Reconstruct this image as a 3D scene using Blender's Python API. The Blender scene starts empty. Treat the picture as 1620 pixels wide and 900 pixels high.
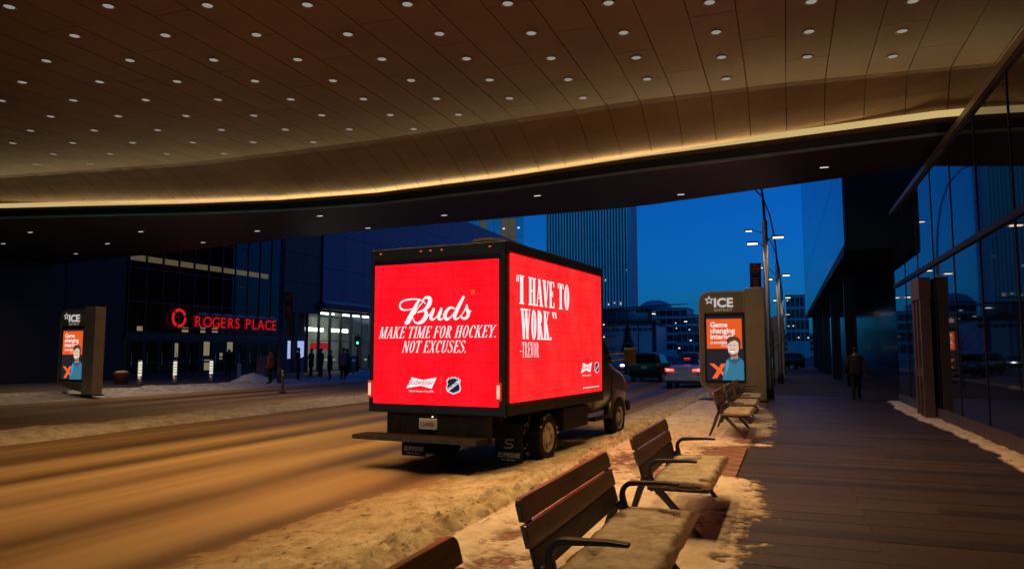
import bpy, math, random
from mathutils import Vector, Matrix, noise
R = math.radians
rnd = random.Random(7)
scene = bpy.context.scene
col = scene.collection

# ---------------------------------------------------------------- camera
H = 1.75
cam_d = bpy.data.cameras.new('camera')
cam = bpy.data.objects.new('camera', cam_d); col.objects.link(cam)
cam.location = (0, 0, H); cam.rotation_euler = (R(90 + 5.225), 0, R(20.23))
cam_d.sensor_width = 36; cam_d.lens = 26.0; cam_d.clip_end = 3000; cam_d.clip_start = .05
scene.camera = cam

# ---------------------------------------------------------------- sky, dusk sun, exposure
W = bpy.data.worlds.new('World'); scene.world = W; W.use_nodes = True
wn = W.node_tree.nodes; wl = W.node_tree.links; wn.clear()
sky = wn.new('ShaderNodeTexSky'); sky.sky_type = 'NISHITA'; sky.sun_disc = False
SUN_EL, SUN_ROT = R(8.0), R(200)
sky.sun_elevation = SUN_EL; sky.sun_rotation = SUN_ROT
sky.ozone_density = 4.0; sky.dust_density = 1.3; sky.air_density = 1.0
tint = wn.new('ShaderNodeMix'); tint.data_type = 'RGBA'; tint.blend_type = 'MULTIPLY'
tint.inputs['Factor'].default_value = 1; tint.inputs[7].default_value = (.02, .37, .97, 1)
bg = wn.new('ShaderNodeBackground'); bg.inputs['Strength'].default_value = .115
wo = wn.new('ShaderNodeOutputWorld')
wl.new(sky.outputs[0], tint.inputs[6]); wl.new(tint.outputs[2], bg.inputs['Color']); wl.new(bg.outputs[0], wo.inputs['Surface'])
sun_d = bpy.data.lights.new('sun', 'SUN'); sun_d.energy = .03; sun_d.angle = R(12); sun_d.color = (.55, .65, 1)
sun = bpy.data.objects.new('sun', sun_d); col.objects.link(sun)
sun.rotation_euler = (R(82), 0, R(150)); sun.location = (0, -50, 60)
scene.view_settings.view_transform = 'Standard'; scene.view_settings.look = 'None'
scene.view_settings.exposure = 0; scene.view_settings.gamma = 1
scene.view_settings.use_curve_mapping = False
scene.cycles.max_bounces = 6; scene.cycles.transparent_max_bounces = 12
scene.cycles.use_denoising = True
scene.cycles.sample_clamp_indirect = 4

# ---------------------------------------------------------------- materials
MATS = {}
def mat(name, color=(.5, .5, .5), rough=.6, metal=0, var=0, scale=6, stretch=(1, 1, 1), color2=None,
        bump=0, bscale=None, emis=None, estr=0, spec=.5, coat=0, contrast=(.35, .65), detail=5):
    if name in MATS: return MATS[name]
    m = bpy.data.materials.new(name); m.use_nodes = True
    nt = m.node_tree; b = nt.nodes['Principled BSDF']
    b.inputs['Base Color'].default_value = (*color, 1); b.inputs['Roughness'].default_value = rough
    b.inputs['Metallic'].default_value = metal; b.inputs['Specular IOR Level'].default_value = spec
    b.inputs['Coat Weight'].default_value = coat
    if emis:
        b.inputs['Emission Color'].default_value = (*emis, 1); b.inputs['Emission Strength'].default_value = estr
    if var or color2 or bump:
        tc = nt.nodes.new('ShaderNodeTexCoord'); mp = nt.nodes.new('ShaderNodeMapping')
        mp.inputs['Scale'].default_value = stretch
        nt.links.new(tc.outputs['Object'], mp.inputs['Vector'])
        nz = nt.nodes.new('ShaderNodeTexNoise'); nz.inputs['Scale'].default_value = scale
        nz.inputs['Detail'].default_value = detail; nz.inputs['Roughness'].default_value = .62
        nt.links.new(mp.outputs[0], nz.inputs['Vector'])
        if var or color2:
            c2 = color2 or tuple(c * (1 - var) for c in color)
            rp = nt.nodes.new('ShaderNodeValToRGB')
            rp.color_ramp.elements[0].position = contrast[0]; rp.color_ramp.elements[1].position = contrast[1]
            rp.color_ramp.elements[0].color = (*c2, 1); rp.color_ramp.elements[1].color = (*color, 1)
            nt.links.new(nz.outputs['Fac'], rp.inputs[0]); nt.links.new(rp.outputs[0], b.inputs['Base Color'])
        if bump:
            n2 = nt.nodes.new('ShaderNodeTexNoise'); n2.inputs['Scale'].default_value = bscale or scale * 4
            n2.inputs['Detail'].default_value = 6
            nt.links.new(mp.outputs[0], n2.inputs['Vector'])
            bp = nt.nodes.new('ShaderNodeBump'); bp.inputs['Strength'].default_value = bump; bp.inputs['Distance'].default_value = .02
            nt.links.new(n2.outputs['Fac'], bp.inputs['Height']); nt.links.new(bp.outputs[0], b.inputs['Normal'])
    MATS[name] = m
    return m

def glow(name, color, strength):
    if name in MATS: return MATS[name]
    m = bpy.data.materials.new(name); m.use_nodes = True
    nt = m.node_tree; nt.nodes.clear()
    e = nt.nodes.new('ShaderNodeEmission'); e.inputs[0].default_value = (*color, 1); e.inputs[1].default_value = strength
    o = nt.nodes.new('ShaderNodeOutputMaterial'); nt.links.new(e.outputs[0], o.inputs[0])
    MATS[name] = m
    return m

def glass(name, tintc=(.35, .38, .4), ior=1.5, rough=.02):
    if name in MATS: return MATS[name]
    m = bpy.data.materials.new(name); m.use_nodes = True
    nt = m.node_tree; nt.nodes.clear()
    t = nt.nodes.new('ShaderNodeBsdfTransparent'); t.inputs[0].default_value = (*tintc, 1)
    g = nt.nodes.new('ShaderNodeBsdfGlossy'); g.inputs['Roughness'].default_value = rough
    g.inputs[0].default_value = (.85, .9, 1, 1)
    lw = nt.nodes.new('ShaderNodeLayerWeight'); pw_ = nt.nodes.new('ShaderNodeMath'); pw_.operation = 'POWER'; pw_.inputs[1].default_value = 4
    f = nt.nodes.new('ShaderNodeMath'); f.operation = 'MULTIPLY_ADD'; f.inputs[1].default_value = .8; f.inputs[2].default_value = .03
    nt.links.new(lw.outputs['Facing'], pw_.inputs[0]); nt.links.new(pw_.outputs[0], f.inputs[0])
    mx = nt.nodes.new('ShaderNodeMixShader'); o = nt.nodes.new('ShaderNodeOutputMaterial')
    nt.links.new(f.outputs[0], mx.inputs[0]); nt.links.new(t.outputs[0], mx.inputs[1]); nt.links.new(g.outputs[0], mx.inputs[2])
    nt.links.new(mx.outputs[0], o.inputs[0])
    MATS[name] = m
    return m

def led(name, c1, c2, pitch=.25):
    """a lit LED wall: emitting modules with fine dim seams"""
    m = bpy.data.materials.new(name); m.use_nodes = True
    nt = m.node_tree; nt.nodes.clear()
    tc = nt.nodes.new('ShaderNodeTexCoord')
    br = nt.nodes.new('ShaderNodeTexBrick'); br.offset = 0
    br.inputs['Scale'].default_value = 1; br.inputs['Brick Width'].default_value = .03; br.inputs['Row Height'].default_value = .03
    br.inputs['Mortar Size'].default_value = .0035; br.inputs['Mortar Smooth'].default_value = .6
    br.inputs['Color1'].default_value = (*c1, 1); br.inputs['Color2'].default_value = (*c1, 1)
    br.inputs['Mortar'].default_value = (*[c * .36 for c in c1], 1)
    nz = nt.nodes.new('ShaderNodeTexNoise'); nz.inputs['Scale'].default_value = 2.2; nz.inputs['Detail'].default_value = 4
    cr = nt.nodes.new('ShaderNodeValToRGB'); cr.color_ramp.elements[0].position = .4; cr.color_ramp.elements[1].position = .7
    cr.color_ramp.elements[0].color = (0, 0, 0, 1); cr.color_ramp.elements[1].color = (1, 1, 1, 1)
    mx = nt.nodes.new('ShaderNodeMix'); mx.data_type = 'RGBA'; mx.inputs[7].default_value = (*c2, 1)
    nt.links.new(tc.outputs['UV'], br.inputs['Vector']); nt.links.new(tc.outputs['UV'], nz.inputs['Vector'])
    nt.links.new(nz.outputs['Fac'], cr.inputs[0]); nt.links.new(cr.outputs[0], mx.inputs[0])
    nt.links.new(br.outputs['Color'], mx.inputs[6])
    b2 = nt.nodes.new('ShaderNodeTexBrick'); b2.offset = 0; b2.inputs['Scale'].default_value = 1; b2.inputs['Brick Width'].default_value = .32; b2.inputs['Row Height'].default_value = .16
    b2.inputs['Mortar Size'].default_value = .006; b2.inputs['Mortar Smooth'].default_value = .3; b2.inputs['Color1'].default_value = (1, 1, 1, 1); b2.inputs['Color2'].default_value = (.965, .965, .965, 1); b2.inputs['Mortar'].default_value = (.5, .5, .5, 1)
    m2 = nt.nodes.new('ShaderNodeMix'); m2.data_type = 'RGBA'; m2.blend_type = 'MULTIPLY'; m2.inputs[0].default_value = 1
    nt.links.new(tc.outputs['UV'], b2.inputs['Vector']); nt.links.new(mx.outputs[2], m2.inputs[6]); nt.links.new(b2.outputs['Color'], m2.inputs[7])
    e = nt.nodes.new('ShaderNodeEmission'); nt.links.new(m2.outputs[2], e.inputs[0]); e.inputs[1].default_value = 1.9
    o = nt.nodes.new('ShaderNodeOutputMaterial'); nt.links.new(e.outputs[0], o.inputs[0])
    return m

def snow_mat(name, clean, dirty, scale, stretch=(1, 1, 1), contrast=(.38, .6), grain=40, bump=.5):
    m = mat(name, clean, .75, color2=dirty, scale=scale, stretch=stretch, contrast=contrast, bump=bump, bscale=grain, spec=.25, detail=9)
    return m

def dirty_snow(name, clean, dirty, speck, sc1, st1, con1, sc2, con2, bump=.6, grain=35, fade=None, bsc2=160, thin=None):
    m = bpy.data.materials.new(name); m.use_nodes = True; nt = m.node_tree; b = nt.nodes['Principled BSDF']
    b.inputs['Roughness'].default_value = .7; b.inputs['Specular IOR Level'].default_value = .3
    tc = nt.nodes.new('ShaderNodeTexCoord')
    def nz(scale, st=(1, 1, 1), det=8, rough=.62):
        mp = nt.nodes.new('ShaderNodeMapping'); mp.inputs['Scale'].default_value = st; nt.links.new(tc.outputs['Object'], mp.inputs[0])
        n = nt.nodes.new('ShaderNodeTexNoise'); n.inputs['Scale'].default_value = scale; n.inputs['Detail'].default_value = det; n.inputs['Roughness'].default_value = rough
        nt.links.new(mp.outputs[0], n.inputs['Vector']); return n.outputs['Fac']
    def ramp(src, a, c, con):
        r = nt.nodes.new('ShaderNodeValToRGB'); e = r.color_ramp.elements
        e[0].position, e[1].position = con; e[0].color = (*a, 1); e[1].color = (*c, 1); nt.links.new(src, r.inputs[0]); return r.outputs[0]
    def mix(f, a, c):
        x = nt.nodes.new('ShaderNodeMix'); x.data_type = 'RGBA'; nt.links.new(f, x.inputs[0]); nt.links.new(a, x.inputs[6])
        if isinstance(c, tuple): x.inputs[7].default_value = (*c, 1)
        else: nt.links.new(c, x.inputs[7])
        return x.outputs[2]
    base = ramp(nz(sc1, st1), dirty, clean, con1)
    if fade:
        x0, x1, fc = fade
        sx = nt.nodes.new('ShaderNodeSeparateXYZ'); nt.links.new(tc.outputs['Object'], sx.inputs[0])
        ad = nt.nodes.new('ShaderNodeMath'); ad.operation = 'MULTIPLY_ADD'; ad.inputs[1].default_value = 1.6; nt.links.new(nz(1.6, (1, .5, 1)), ad.inputs[0]); nt.links.new(sx.outputs[0], ad.inputs[2])
        mr = nt.nodes.new('ShaderNodeMapRange'); mr.inputs[1].default_value = x0 + .8; mr.inputs[2].default_value = x1 + .8; mr.inputs[3].default_value = 1; mr.inputs[4].default_value = 0
        nt.links.new(ad.outputs[0], mr.inputs[0]); base = mix(mr.outputs[0], base, fc)
    base = mix(ramp(nz(sc2, (1, .8, 1), 5, .7), (0, 0, 0), (1, 1, 1), con2), base, speck)
    if thin:                                  # thin slush lets the paving show through
        z0, z1, tcol = thin
        sz = nt.nodes.new('ShaderNodeSeparateXYZ'); nt.links.new(tc.outputs['Object'], sz.inputs[0])
        ad = nt.nodes.new('ShaderNodeMath'); ad.operation = 'MULTIPLY_ADD'; ad.inputs[1].default_value = .03; nt.links.new(nz(12, det=9), ad.inputs[0]); nt.links.new(sz.outputs[2], ad.inputs[2])
        mr = nt.nodes.new('ShaderNodeMapRange'); mr.inputs[1].default_value = z0 + .015; mr.inputs[2].default_value = z1 + .015; mr.inputs[3].default_value = 1; mr.inputs[4].default_value = 0
        nt.links.new(ad.outputs[0], mr.inputs[0]); base = mix(mr.outputs[0], base, tcol)
    nt.links.new(base, b.inputs['Base Color'])
    bp = nt.nodes.new('ShaderNodeBump'); bp.inputs['Strength'].default_value = bump; bp.inputs['Distance'].default_value = .03; nt.links.new(nz(grain, det=10, rough=.7), bp.inputs['Height'])
    b2 = nt.nodes.new('ShaderNodeBump'); b2.inputs['Strength'].default_value = bump * .6; b2.inputs['Distance'].default_value = .008; nt.links.new(nz(bsc2, det=4), b2.inputs['Height'])
    nt.links.new(bp.outputs[0], b2.inputs['Normal']); nt.links.new(b2.outputs[0], b.inputs['Normal'])
    MATS[name] = m
    return m
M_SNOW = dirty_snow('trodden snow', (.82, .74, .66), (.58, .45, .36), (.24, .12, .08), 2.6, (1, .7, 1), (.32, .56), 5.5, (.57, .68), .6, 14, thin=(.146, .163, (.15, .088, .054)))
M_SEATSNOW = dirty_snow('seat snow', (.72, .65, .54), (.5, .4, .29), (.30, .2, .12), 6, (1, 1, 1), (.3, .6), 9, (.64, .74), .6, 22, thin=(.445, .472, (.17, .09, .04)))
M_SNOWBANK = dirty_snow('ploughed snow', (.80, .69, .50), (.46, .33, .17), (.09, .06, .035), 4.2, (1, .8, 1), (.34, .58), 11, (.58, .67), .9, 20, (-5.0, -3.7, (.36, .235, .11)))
M_SNOWCLEAN = snow_mat('clean snow', (.78, .78, .78), (.6, .6, .6), 5, bump=.6)
M_BRONZE = mat('bronze panel', (.27, .165, .10), .42, .2, var=.22, scale=.7)
M_DARKSOFFIT = mat('dark soffit', (.045, .035, .035), .45, .2, var=.4, scale=1.5, stretch=(.3, 3, 1))
M_BLACK = mat('black metal', (.012, .012, .013), .5)
M_BLACKGLOSS = mat('black gloss', (.01, .01, .012), .15)
M_RUBBER = mat('tyre rubber', (.008, .0075, .007), .8, color2=(.02, .018, .016), scale=14, spec=.2)
M_STEEL = mat('brushed steel', (.55, .54, .52), .35, .9)
M_ALU = mat('satin aluminium', (.45, .38, .30), .4, .8, var=.2, scale=3)
M_WOOD = mat('varnished wood', (.30, .165, .055), .4, color2=(.13, .066, .022), scale=3.2, stretch=(8, .5, 8), contrast=(.3, .7), coat=.25, bump=.15)
M_IRON = mat('dark iron', (.07, .052, .048), .5, .3, var=.35, scale=10, bump=.15)
M_TOTEM = mat('tan aluminium cladding', (.50, .36, .20), .45, .3, var=.12, scale=2)
M_TOTEMDARK = mat('dark tan cladding', (.33, .22, .115), .5, .2)
M_WHITEGLOW = glow('lit white', (1, .96, .96), .95)
M_REDGLOW = glow('lit red neon', (1, .02, .03), .6)
M_GLASSWALL = mat('dark mirror glass', (.006, .007, .009), .025, 0, spec=.9)
M_GLASS = glass('tinted glass', (.55, .52, .46))
M_GLASSLIT = glass('shop glass', (.92, .95, .92))
M_CHARCOAL = mat('charcoal cladding', (.02, .018, .022), .55, var=.3, scale=2)
M_BLUECLAD = mat('blue grey cladding', (.05, .085, .26), .5, .1, var=.12, scale=1.5)
M_STONE = mat('dark stone', (.11, .085, .095), .6, var=.3, scale=4, bump=.2)

# ---------------------------------------------------------------- mesh helpers
class MB:
    def __init__(s): s.v = []; s.f = []; s.m = []; s.uv = None
    def add(s, vs, fs, mi=0):
        o = len(s.v); s.v += [tuple(v) for v in vs]
        for f in fs: s.f.append(tuple(i + o for i in f)); s.m.append(mi)
        return s
    def box(s, x0, x1, y0, y1, z0, z1, mi=0, bev=0):
        if bev:
            return s.prism_z([(x0 + bev, y0), (x1 - bev, y0), (x1, y0 + bev), (x1, y1 - bev), (x1 - bev, y1), (x0 + bev, y1), (x0, y1 - bev), (x0, y0 + bev)], z0, z1, mi)
        v = [(x, y, z) for z in (z0, z1) for x, y in ((x0, y0), (x1, y0), (x1, y1), (x0, y1))]
        return s.add(v, [(0, 3, 2, 1), (4, 5, 6, 7), (0, 1, 5, 4), (1, 2, 6, 5), (2, 3, 7, 6), (3, 0, 4, 7)], mi)
    def prism_z(s, pts, z0, z1, mi=0):
        n = len(pts); v = [(x, y, z0) for x, y in pts] + [(x, y, z1) for x, y in pts]
        return s.add(v, [tuple(reversed(range(n))), tuple(range(n, 2 * n))] + [(i, (i + 1) % n, n + (i + 1) % n, n + i) for i in range(n)], mi)
    def prism_y(s, pts, y0, y1, mi=0):      # pts are (x, z)
        n = len(pts); v = [(x, y0, z) for x, z in pts] + [(x, y1, z) for x, z in pts]
        return s.add(v, [tuple(range(n)), tuple(reversed(range(n, 2 * n)))] + [(i, n + i, n + (i + 1) % n, (i + 1) % n) for i in range(n)], mi)
    def prism_x(s, pts, x0, x1, mi=0):      # pts are (y, z)
        n = len(pts); v = [(x0, y, z) for y, z in pts] + [(x1, y, z) for y, z in pts]
        return s.add(v, [tuple(reversed(range(n))), tuple(range(n, 2 * n))] + [(i, (i + 1) % n, n + (i + 1) % n, n + i) for i in range(n)], mi)
    def tube(s, path, rad, n=8, mi=0, cap=True):
        path = [Vector(p) for p in path]; k = len(path)
        rs = rad if isinstance(rad, (list, tuple)) else [rad] * k
        vs = []; ref = None
        for i, p in enumerate(path):
            t = (path[min(i + 1, k - 1)] - path[max(i - 1, 0)]).normalized()
            if ref is None: ref = Vector((0, 0, 1)) if abs(t.z) < .9 else Vector((1, 0, 0))
            a = t.cross(ref).normalized(); b = a.cross(t); ref = b
            for j in range(n):
                g = 2 * math.pi * j / n
                vs.append(p + a * math.cos(g) * rs[i] + b * math.sin(g) * rs[i])
        fs = [(i * n + j, i * n + (j + 1) % n, (i + 1) * n + (j + 1) % n, (i + 1) * n + j) for i in range(k - 1) for j in range(n)]
        if cap: fs += [tuple(reversed(range(n))), tuple(range((k - 1) * n, k * n))]
        return s.add(vs, fs, mi)
    def strap(s, path, w, t, axis=(0, 1, 0), mi=0):
        """flat bar of width w along axis and thickness t following a path"""
        ax = Vector(axis); path = [Vector(p) for p in path]; k = len(path); vs = []
        for i, p in enumerate(path):
            d = (path[min(i + 1, k - 1)] - path[max(i - 1, 0)]).normalized(); nn = d.cross(ax).normalized()
            tt = t[i] if isinstance(t, (list, tuple)) else t
            for a, b in ((-1, -1), (1, -1), (1, 1), (-1, 1)): vs.append(p + ax * a * w / 2 + nn * b * tt / 2)
        fs = [(i * 4 + j, i * 4 + (j + 1) % 4, (i + 1) * 4 + (j + 1) % 4, (i + 1) * 4 + j) for i in range(k - 1) for j in range(4)]
        fs += [(3, 2, 1, 0), tuple(range((k - 1) * 4, k * 4))]
        return s.add(vs, fs, mi)
    def lathe_x(s, prof, c, n=24, mi=0, cap=True):    # prof: (x offset, radius)
        vs = []
        for x, r in prof:
            for j in range(n):
                g = 2 * math.pi * j / n; vs.append((c[0] + x, c[1] + r * math.cos(g), c[2] + r * math.sin(g)))
        k = len(prof)
        fs = [(i * n + j, i * n + (j + 1) % n, (i + 1) * n + (j + 1) % n, (i + 1) * n + j) for i in range(k - 1) for j in range(n)]
        if cap: fs += [tuple(reversed(range(n))), tuple(range((k - 1) * n, k * n))]
        return s.add(vs, fs, mi)
    def lathe_z(s, prof, c=(0, 0, 0), n=16, mi=0):   # prof: (radius, z)
        vs = [(c[0] + r * math.cos(2 * math.pi * j / n), c[1] + r * math.sin(2 * math.pi * j / n), c[2] + z) for r, z in prof for j in range(n)]
        k = len(prof)
        fs = [(i * n + j, i * n + (j + 1) % n, (i + 1) * n + (j + 1) % n, (i + 1) * n + j) for i in range(k - 1) for j in range(n)]
        fs += [tuple(reversed(range(n))), tuple(range((k - 1) * n, k * n))]
        return s.add(vs, fs, mi)
    def loft(s, rings, mi=0):
        n = len(rings[0]); k = len(rings); vs = [p for r in rings for p in r]
        fs = [(i * n + j, i * n + (j + 1) % n, (i + 1) * n + (j + 1) % n, (i + 1) * n + j) for i in range(k - 1) for j in range(n)]
        fs += [tuple(reversed(range(n))), tuple(range((k - 1) * n, k * n))]
        return s.add(vs, fs, mi)
    def mesh(s, name, mats, smooth=False):
        me = bpy.data.meshes.new(name); me.from_pydata(s.v, [], s.f); me.update()
        for m in (mats if isinstance(mats, (list, tuple)) else [mats]): me.materials.append(m)
        if len(me.materials) > 1: me.polygons.foreach_set('material_index', s.m)
        if smooth: me.polygons.foreach_set('use_smooth', [True] * len(me.polygons))
        return me
    def obj(s, name, mats, parent=None, smooth=False, bevel=0, auto=False):
        o = link(name, s.mesh(name, mats, smooth), parent)
        if bevel:
            b = o.modifiers.new('bevel', 'BEVEL'); b.width = bevel; b.segments = 2; b.limit_method = 'ANGLE'
        return o

def link(name, data, parent=None):
    o = bpy.data.objects.new(name, data); col.objects.link(o)
    if parent: o.parent = parent
    return o
def tag(o, label=None, cat=None, group=None, kind=None):
    if label: o['label'] = label
    if cat: o['category'] = cat
    if group: o['group'] = group
    if kind: o['kind'] = kind
    return o
def thing(name, label, cat, loc=(0, 0, 0), rz=0, group=None):
    o = link(name, None); o.empty_display_size = .2
    o.location = loc; o.rotation_euler = (0, 0, rz)
    return tag(o, label, cat, group)
def copy_tree(o, parent=None):
    c = o.copy(); col.objects.link(c); c.parent = parent
    for ch in [x for x in KIDS if x.parent == o]: copy_tree(ch, c)
    return c
KIDS = []
def dup(root, loc, rz=None, label=None, group=None):
    global KIDS
    KIDS = list(root.children_recursive)
    c = copy_tree(root); c.location = loc
    if rz is not None: c.rotation_euler = (0, 0, rz)
    if label: c['label'] = label
    if group: c['group'] = group
    return c
def fbm(x, y, z=0, o=4):
    s = 0; a = .5
    for i in range(o):
        s += a * noise.noise((x, y, z)); x *= 2.03; y *= 2.03; a *= .5
    return s
def interp(tab, x):
    if x <= tab[0][0]: return tab[0][1]
    for (a, b), (c, d) in zip(tab, tab[1:]):
        if x <= c: return b + (d - b) * (x - a) / (c - a)
    return tab[-1][1]
def lin(a, b, n): return [a + (b - a) * i / (n - 1) for i in range(n)]
def field(name, xs, ys, fn, m, smooth=True, parent=None):
    v = [(x, y, fn(x, y)) for y in ys for x in xs]; n = len(xs)
    f = [(j * n + i, j * n + i + 1, (j + 1) * n + i + 1, (j + 1) * n + i) for j in range(len(ys) - 1) for i in range(n - 1)]
    b = MB(); b.v = v; b.f = f; b.m = [0] * len(f)
    return b.obj(name, m, parent, smooth)
def text_mesh(s, size, ext=.002, align='CENTER', shear=0, name='lettering', sx=1, spacing=1, offset=0):
    c = bpy.data.curves.new('t', 'FONT'); c.body = s; c.size = size; c.extrude = ext; c.align_x = align; c.shear = shear
    c.space_character = spacing; c.resolution_u = 3; c.offset = offset; c.space_line = .85
    o = bpy.data.objects.new('t', c); col.objects.link(o)
    bpy.context.view_layer.update()
    me = bpy.data.meshes.new_from_object(o.evaluated_get(bpy.context.evaluated_depsgraph_get()))
    bpy.data.objects.remove(o); bpy.data.curves.remove(c)
    me.name = name; me.materials.clear()
    for v in me.vertices: v.co.x *= sx
    return me
# a text or flat drawing lies in its own XY plane; these turn it to stand upright
FACE_MY = Matrix.Rotation(R(90), 4, 'X')                                   # faces -Y, reads left to right along +X
FACE_PX = Matrix.Rotation(R(90), 4, 'Z') @ Matrix.Rotation(R(90), 4, 'X')   # faces +X, reads along +Y
def put(name, me, m, parent, face, loc):
    me.transform(Matrix.Translation(loc) @ face); me.materials.clear(); me.materials.append(m)
    return link(name, me, parent)

# ---------------------------------------------------------------- a condensed serif alphabet made of pen strokes
def ribbon(b, pts, mi=0, z=0):
    """pts: (x, y, width); flat ribbon"""
    k = len(pts); vs = []
    for i, (x, y, w) in enumerate(pts):
        a = pts[max(i - 1, 0)]; c = pts[min(i + 1, k - 1)]
        dx, dy = c[0] - a[0], c[1] - a[1]; l = math.hypot(dx, dy) or 1
        nx, ny = -dy / l * w / 2, dx / l * w / 2
        vs += [(x + nx, y + ny, z), (x - nx, y - ny, z)]
    b.add(vs, [(2 * i + 1, 2 * i + 3, 2 * i + 2, 2 * i) for i in range(k - 1)], mi)
def smooth_pts(p, n=6):
    out = []; q = [p[0]] + list(p) + [p[-1]]
    for i in range(1, len(q) - 2):
        for k in range(n):
            t = k / n
            out.append(tuple(.5 * (2 * b + (c - a) * t + (2 * a - 5 * b + 4 * c - d) * t * t + (3 * b - a - 3 * c + d) * t ** 3)
                             for a, b, c, d in zip(q[i - 1], q[i], q[i + 1], q[i + 2])))
    return out + [tuple(p[-1])]
def poly(b, pts, z=0, mi=0): b.add([(x, y, z) for x, y in pts], [tuple(range(len(pts)))], mi)
def ring(b, cx, cy, rx, ry, T, t, a0=0, a1=360, n=28):
    o = []; i_ = []
    for k in range(n + 1):
        g = R(a0 + (a1 - a0) * k / n); o.append((cx + rx * math.cos(g), cy + ry * math.sin(g))); i_.append((cx + (rx - T) * math.cos(g), cy + (ry - t) * math.sin(g)))
    for k in range(n): poly(b, [i_[k], o[k], o[k + 1], i_[k + 1]])
def serif_text(txt, h, T=.12, t=.035, shear=0, wide=1.0, gap=.06):
    B = MB(); X = 0
    def st(b, x, y0=0, y1=1, w=None): w = w or T; poly(b, [(x - w / 2, y0), (x + w / 2, y0), (x + w / 2, y1), (x - w / 2, y1)])
    def bar(b, x0, x1, y, w=None): w = w or t; poly(b, [(x0, y - w / 2), (x1, y - w / 2), (x1, y + w / 2), (x0, y + w / 2)])
    def sf(b, x, y, w=None):
        w = w or (T * .5 + .055); yy = t / 2 if y < .5 else 1 - t / 2; bar(b, x - w, x + w, yy)
    def diag(b, x0, y0, x1, y1, w):
        poly(b, [(x0 - w / 2, y0), (x0 + w / 2, y0), (x1 + w / 2, y1), (x1 - w / 2, y1)] if y0 < y1 else [(x1 - w / 2, y1), (x1 + w / 2, y1), (x0 + w / 2, y0), (x0 - w / 2, y0)])
    for ch in txt:
        b = MB(); w = .5
        if ch == ' ': w = .2
        elif ch == 'I': w = .26; st(b, .13); sf(b, .13, 0); sf(b, .13, 1)
        elif ch == 'H': w = .54; st(b, .13); st(b, .41); bar(b, .13, .41, .52); [sf(b, x, y) for x in (.13, .41) for y in (0, 1)]
        elif ch == 'A': w = .5; diag(b, .07, 0, .25, 1, t * 1.3); diag(b, .41, 0, .24, 1, T); bar(b, .11, .38, .3); sf(b, .07, 0, .07); sf(b, .41, 0)
        elif ch == 'V': w = .48; diag(b, .1, 1, .25, 0, T); diag(b, .42, 1, .25, 0, t * 1.3); sf(b, .1, 1); sf(b, .42, 1, .07)
        elif ch in 'EF':
            w = .44 if ch == 'E' else .42; st(b, .13); sf(b, .13, 0); bar(b, .05, .4, 1 - t / 2); bar(b, .13, .3, .53); st(b, .3, .42, .64, t); st(b, .39, .8, 1, t * 1.2)
            if ch == 'E': bar(b, .05, .41, t / 2); st(b, .40, 0, .22, t * 1.2)
        elif ch == 'T': w = .46; st(b, .23); sf(b, .23, 0); bar(b, .03, .43, 1 - t / 2); st(b, .04, .8, 1, t * 1.2); st(b, .42, .8, 1, t * 1.2)
        elif ch == 'O': w = .48; ring(b, .24, .5, .2, .515, T, t)
        elif ch == 'C': w = .44; ring(b, .24, .5, .2, .515, T, t, 48, 312); st(b, .385, .72, .93, t * 1.5)
        elif ch == 'W': w = .72; diag(b, .1, 1, .23, 0, T); diag(b, .36, 1, .23, 0, t * 1.3); diag(b, .38, 1, .5, 0, T); diag(b, .65, 1, .5, 0, t * 1.3); sf(b, .1, 1); sf(b, .38, 1); sf(b, .65, 1, .07)
        elif ch in 'RP':
            w = .5; st(b, .13); sf(b, .13, 0); bar(b, .05, .2, 1 - t / 2); ring(b, .16, .75, .23, .25, T, t, -90, 90, 14)
            if ch == 'R': diag(b, .24, .5, .4, 0, T * .95); sf(b, .43, 0, .06)
        elif ch == 'K': w = .52; st(b, .13); sf(b, .13, 0); sf(b, .13, 1); diag(b, .14, .38, .42, 1, t * 1.3); diag(b, .22, .58, .42, 0, T); sf(b, .42, 0); sf(b, .42, 1, .07)
        elif ch == 'M': w = .64; st(b, .09, w=t * 1.2); diag(b, .11, 1, .3, 0, T); diag(b, .5, 1, .3, 0, t * 1.2); st(b, .52); sf(b, .09, 0, .06); sf(b, .52, 0); sf(b, .09, 1, .06); sf(b, .52, 1)
        elif ch == 'N': w = .54; st(b, .1, w=t * 1.2); st(b, .44, w=t * 1.2); diag(b, .12, 1, .42, 0, T); sf(b, .1, 0, .06); sf(b, .44, 1, .06); sf(b, .08, 1, .06)
        elif ch == 'Y': w = .48; diag(b, .09, 1, .24, .45, T); diag(b, .41, 1, .24, .45, t * 1.3); st(b, .24, 0, .47); sf(b, .24, 0); sf(b, .09, 1); sf(b, .41, 1, .07)
        elif ch == 'X': w = .5; diag(b, .1, 1, .4, 0, T); diag(b, .41, 1, .09, 0, t * 1.3); [sf(b, x, y, .08) for x in (.1, .4) for y in (0, 1)]
        elif ch == 'U': w = .52; st(b, .13, .24); st(b, .41, .24, 1, t * 1.3); ring(b, .245, .26, .18, .275, T * .8, t * 1.6, 180, 360, 14); sf(b, .13, 1); sf(b, .41, 1, .07)
        elif ch == 'S':
            w = .42
            ribbon(b, smooth_pts([(.35, .78, t * 1.5), (.32, .93, t * 1.4), (.21, .985, t), (.1, .9, T * .5), (.09, .72, T * .85), (.21, .54, T), (.33, .36, T * .95), (.34, .16, T * .6), (.21, .015, t), (.08, .07, t * 1.4), (.06, .25, t * 1.5)]))
        elif ch == '.': w = .17; poly(b, [(.03, 0), (.13, 0), (.13, .1), (.03, .1)])
        elif ch == '-': w = .3; bar(b, .04, .24, .4, .055)
        elif ch in '"`':
            w = .24
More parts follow.
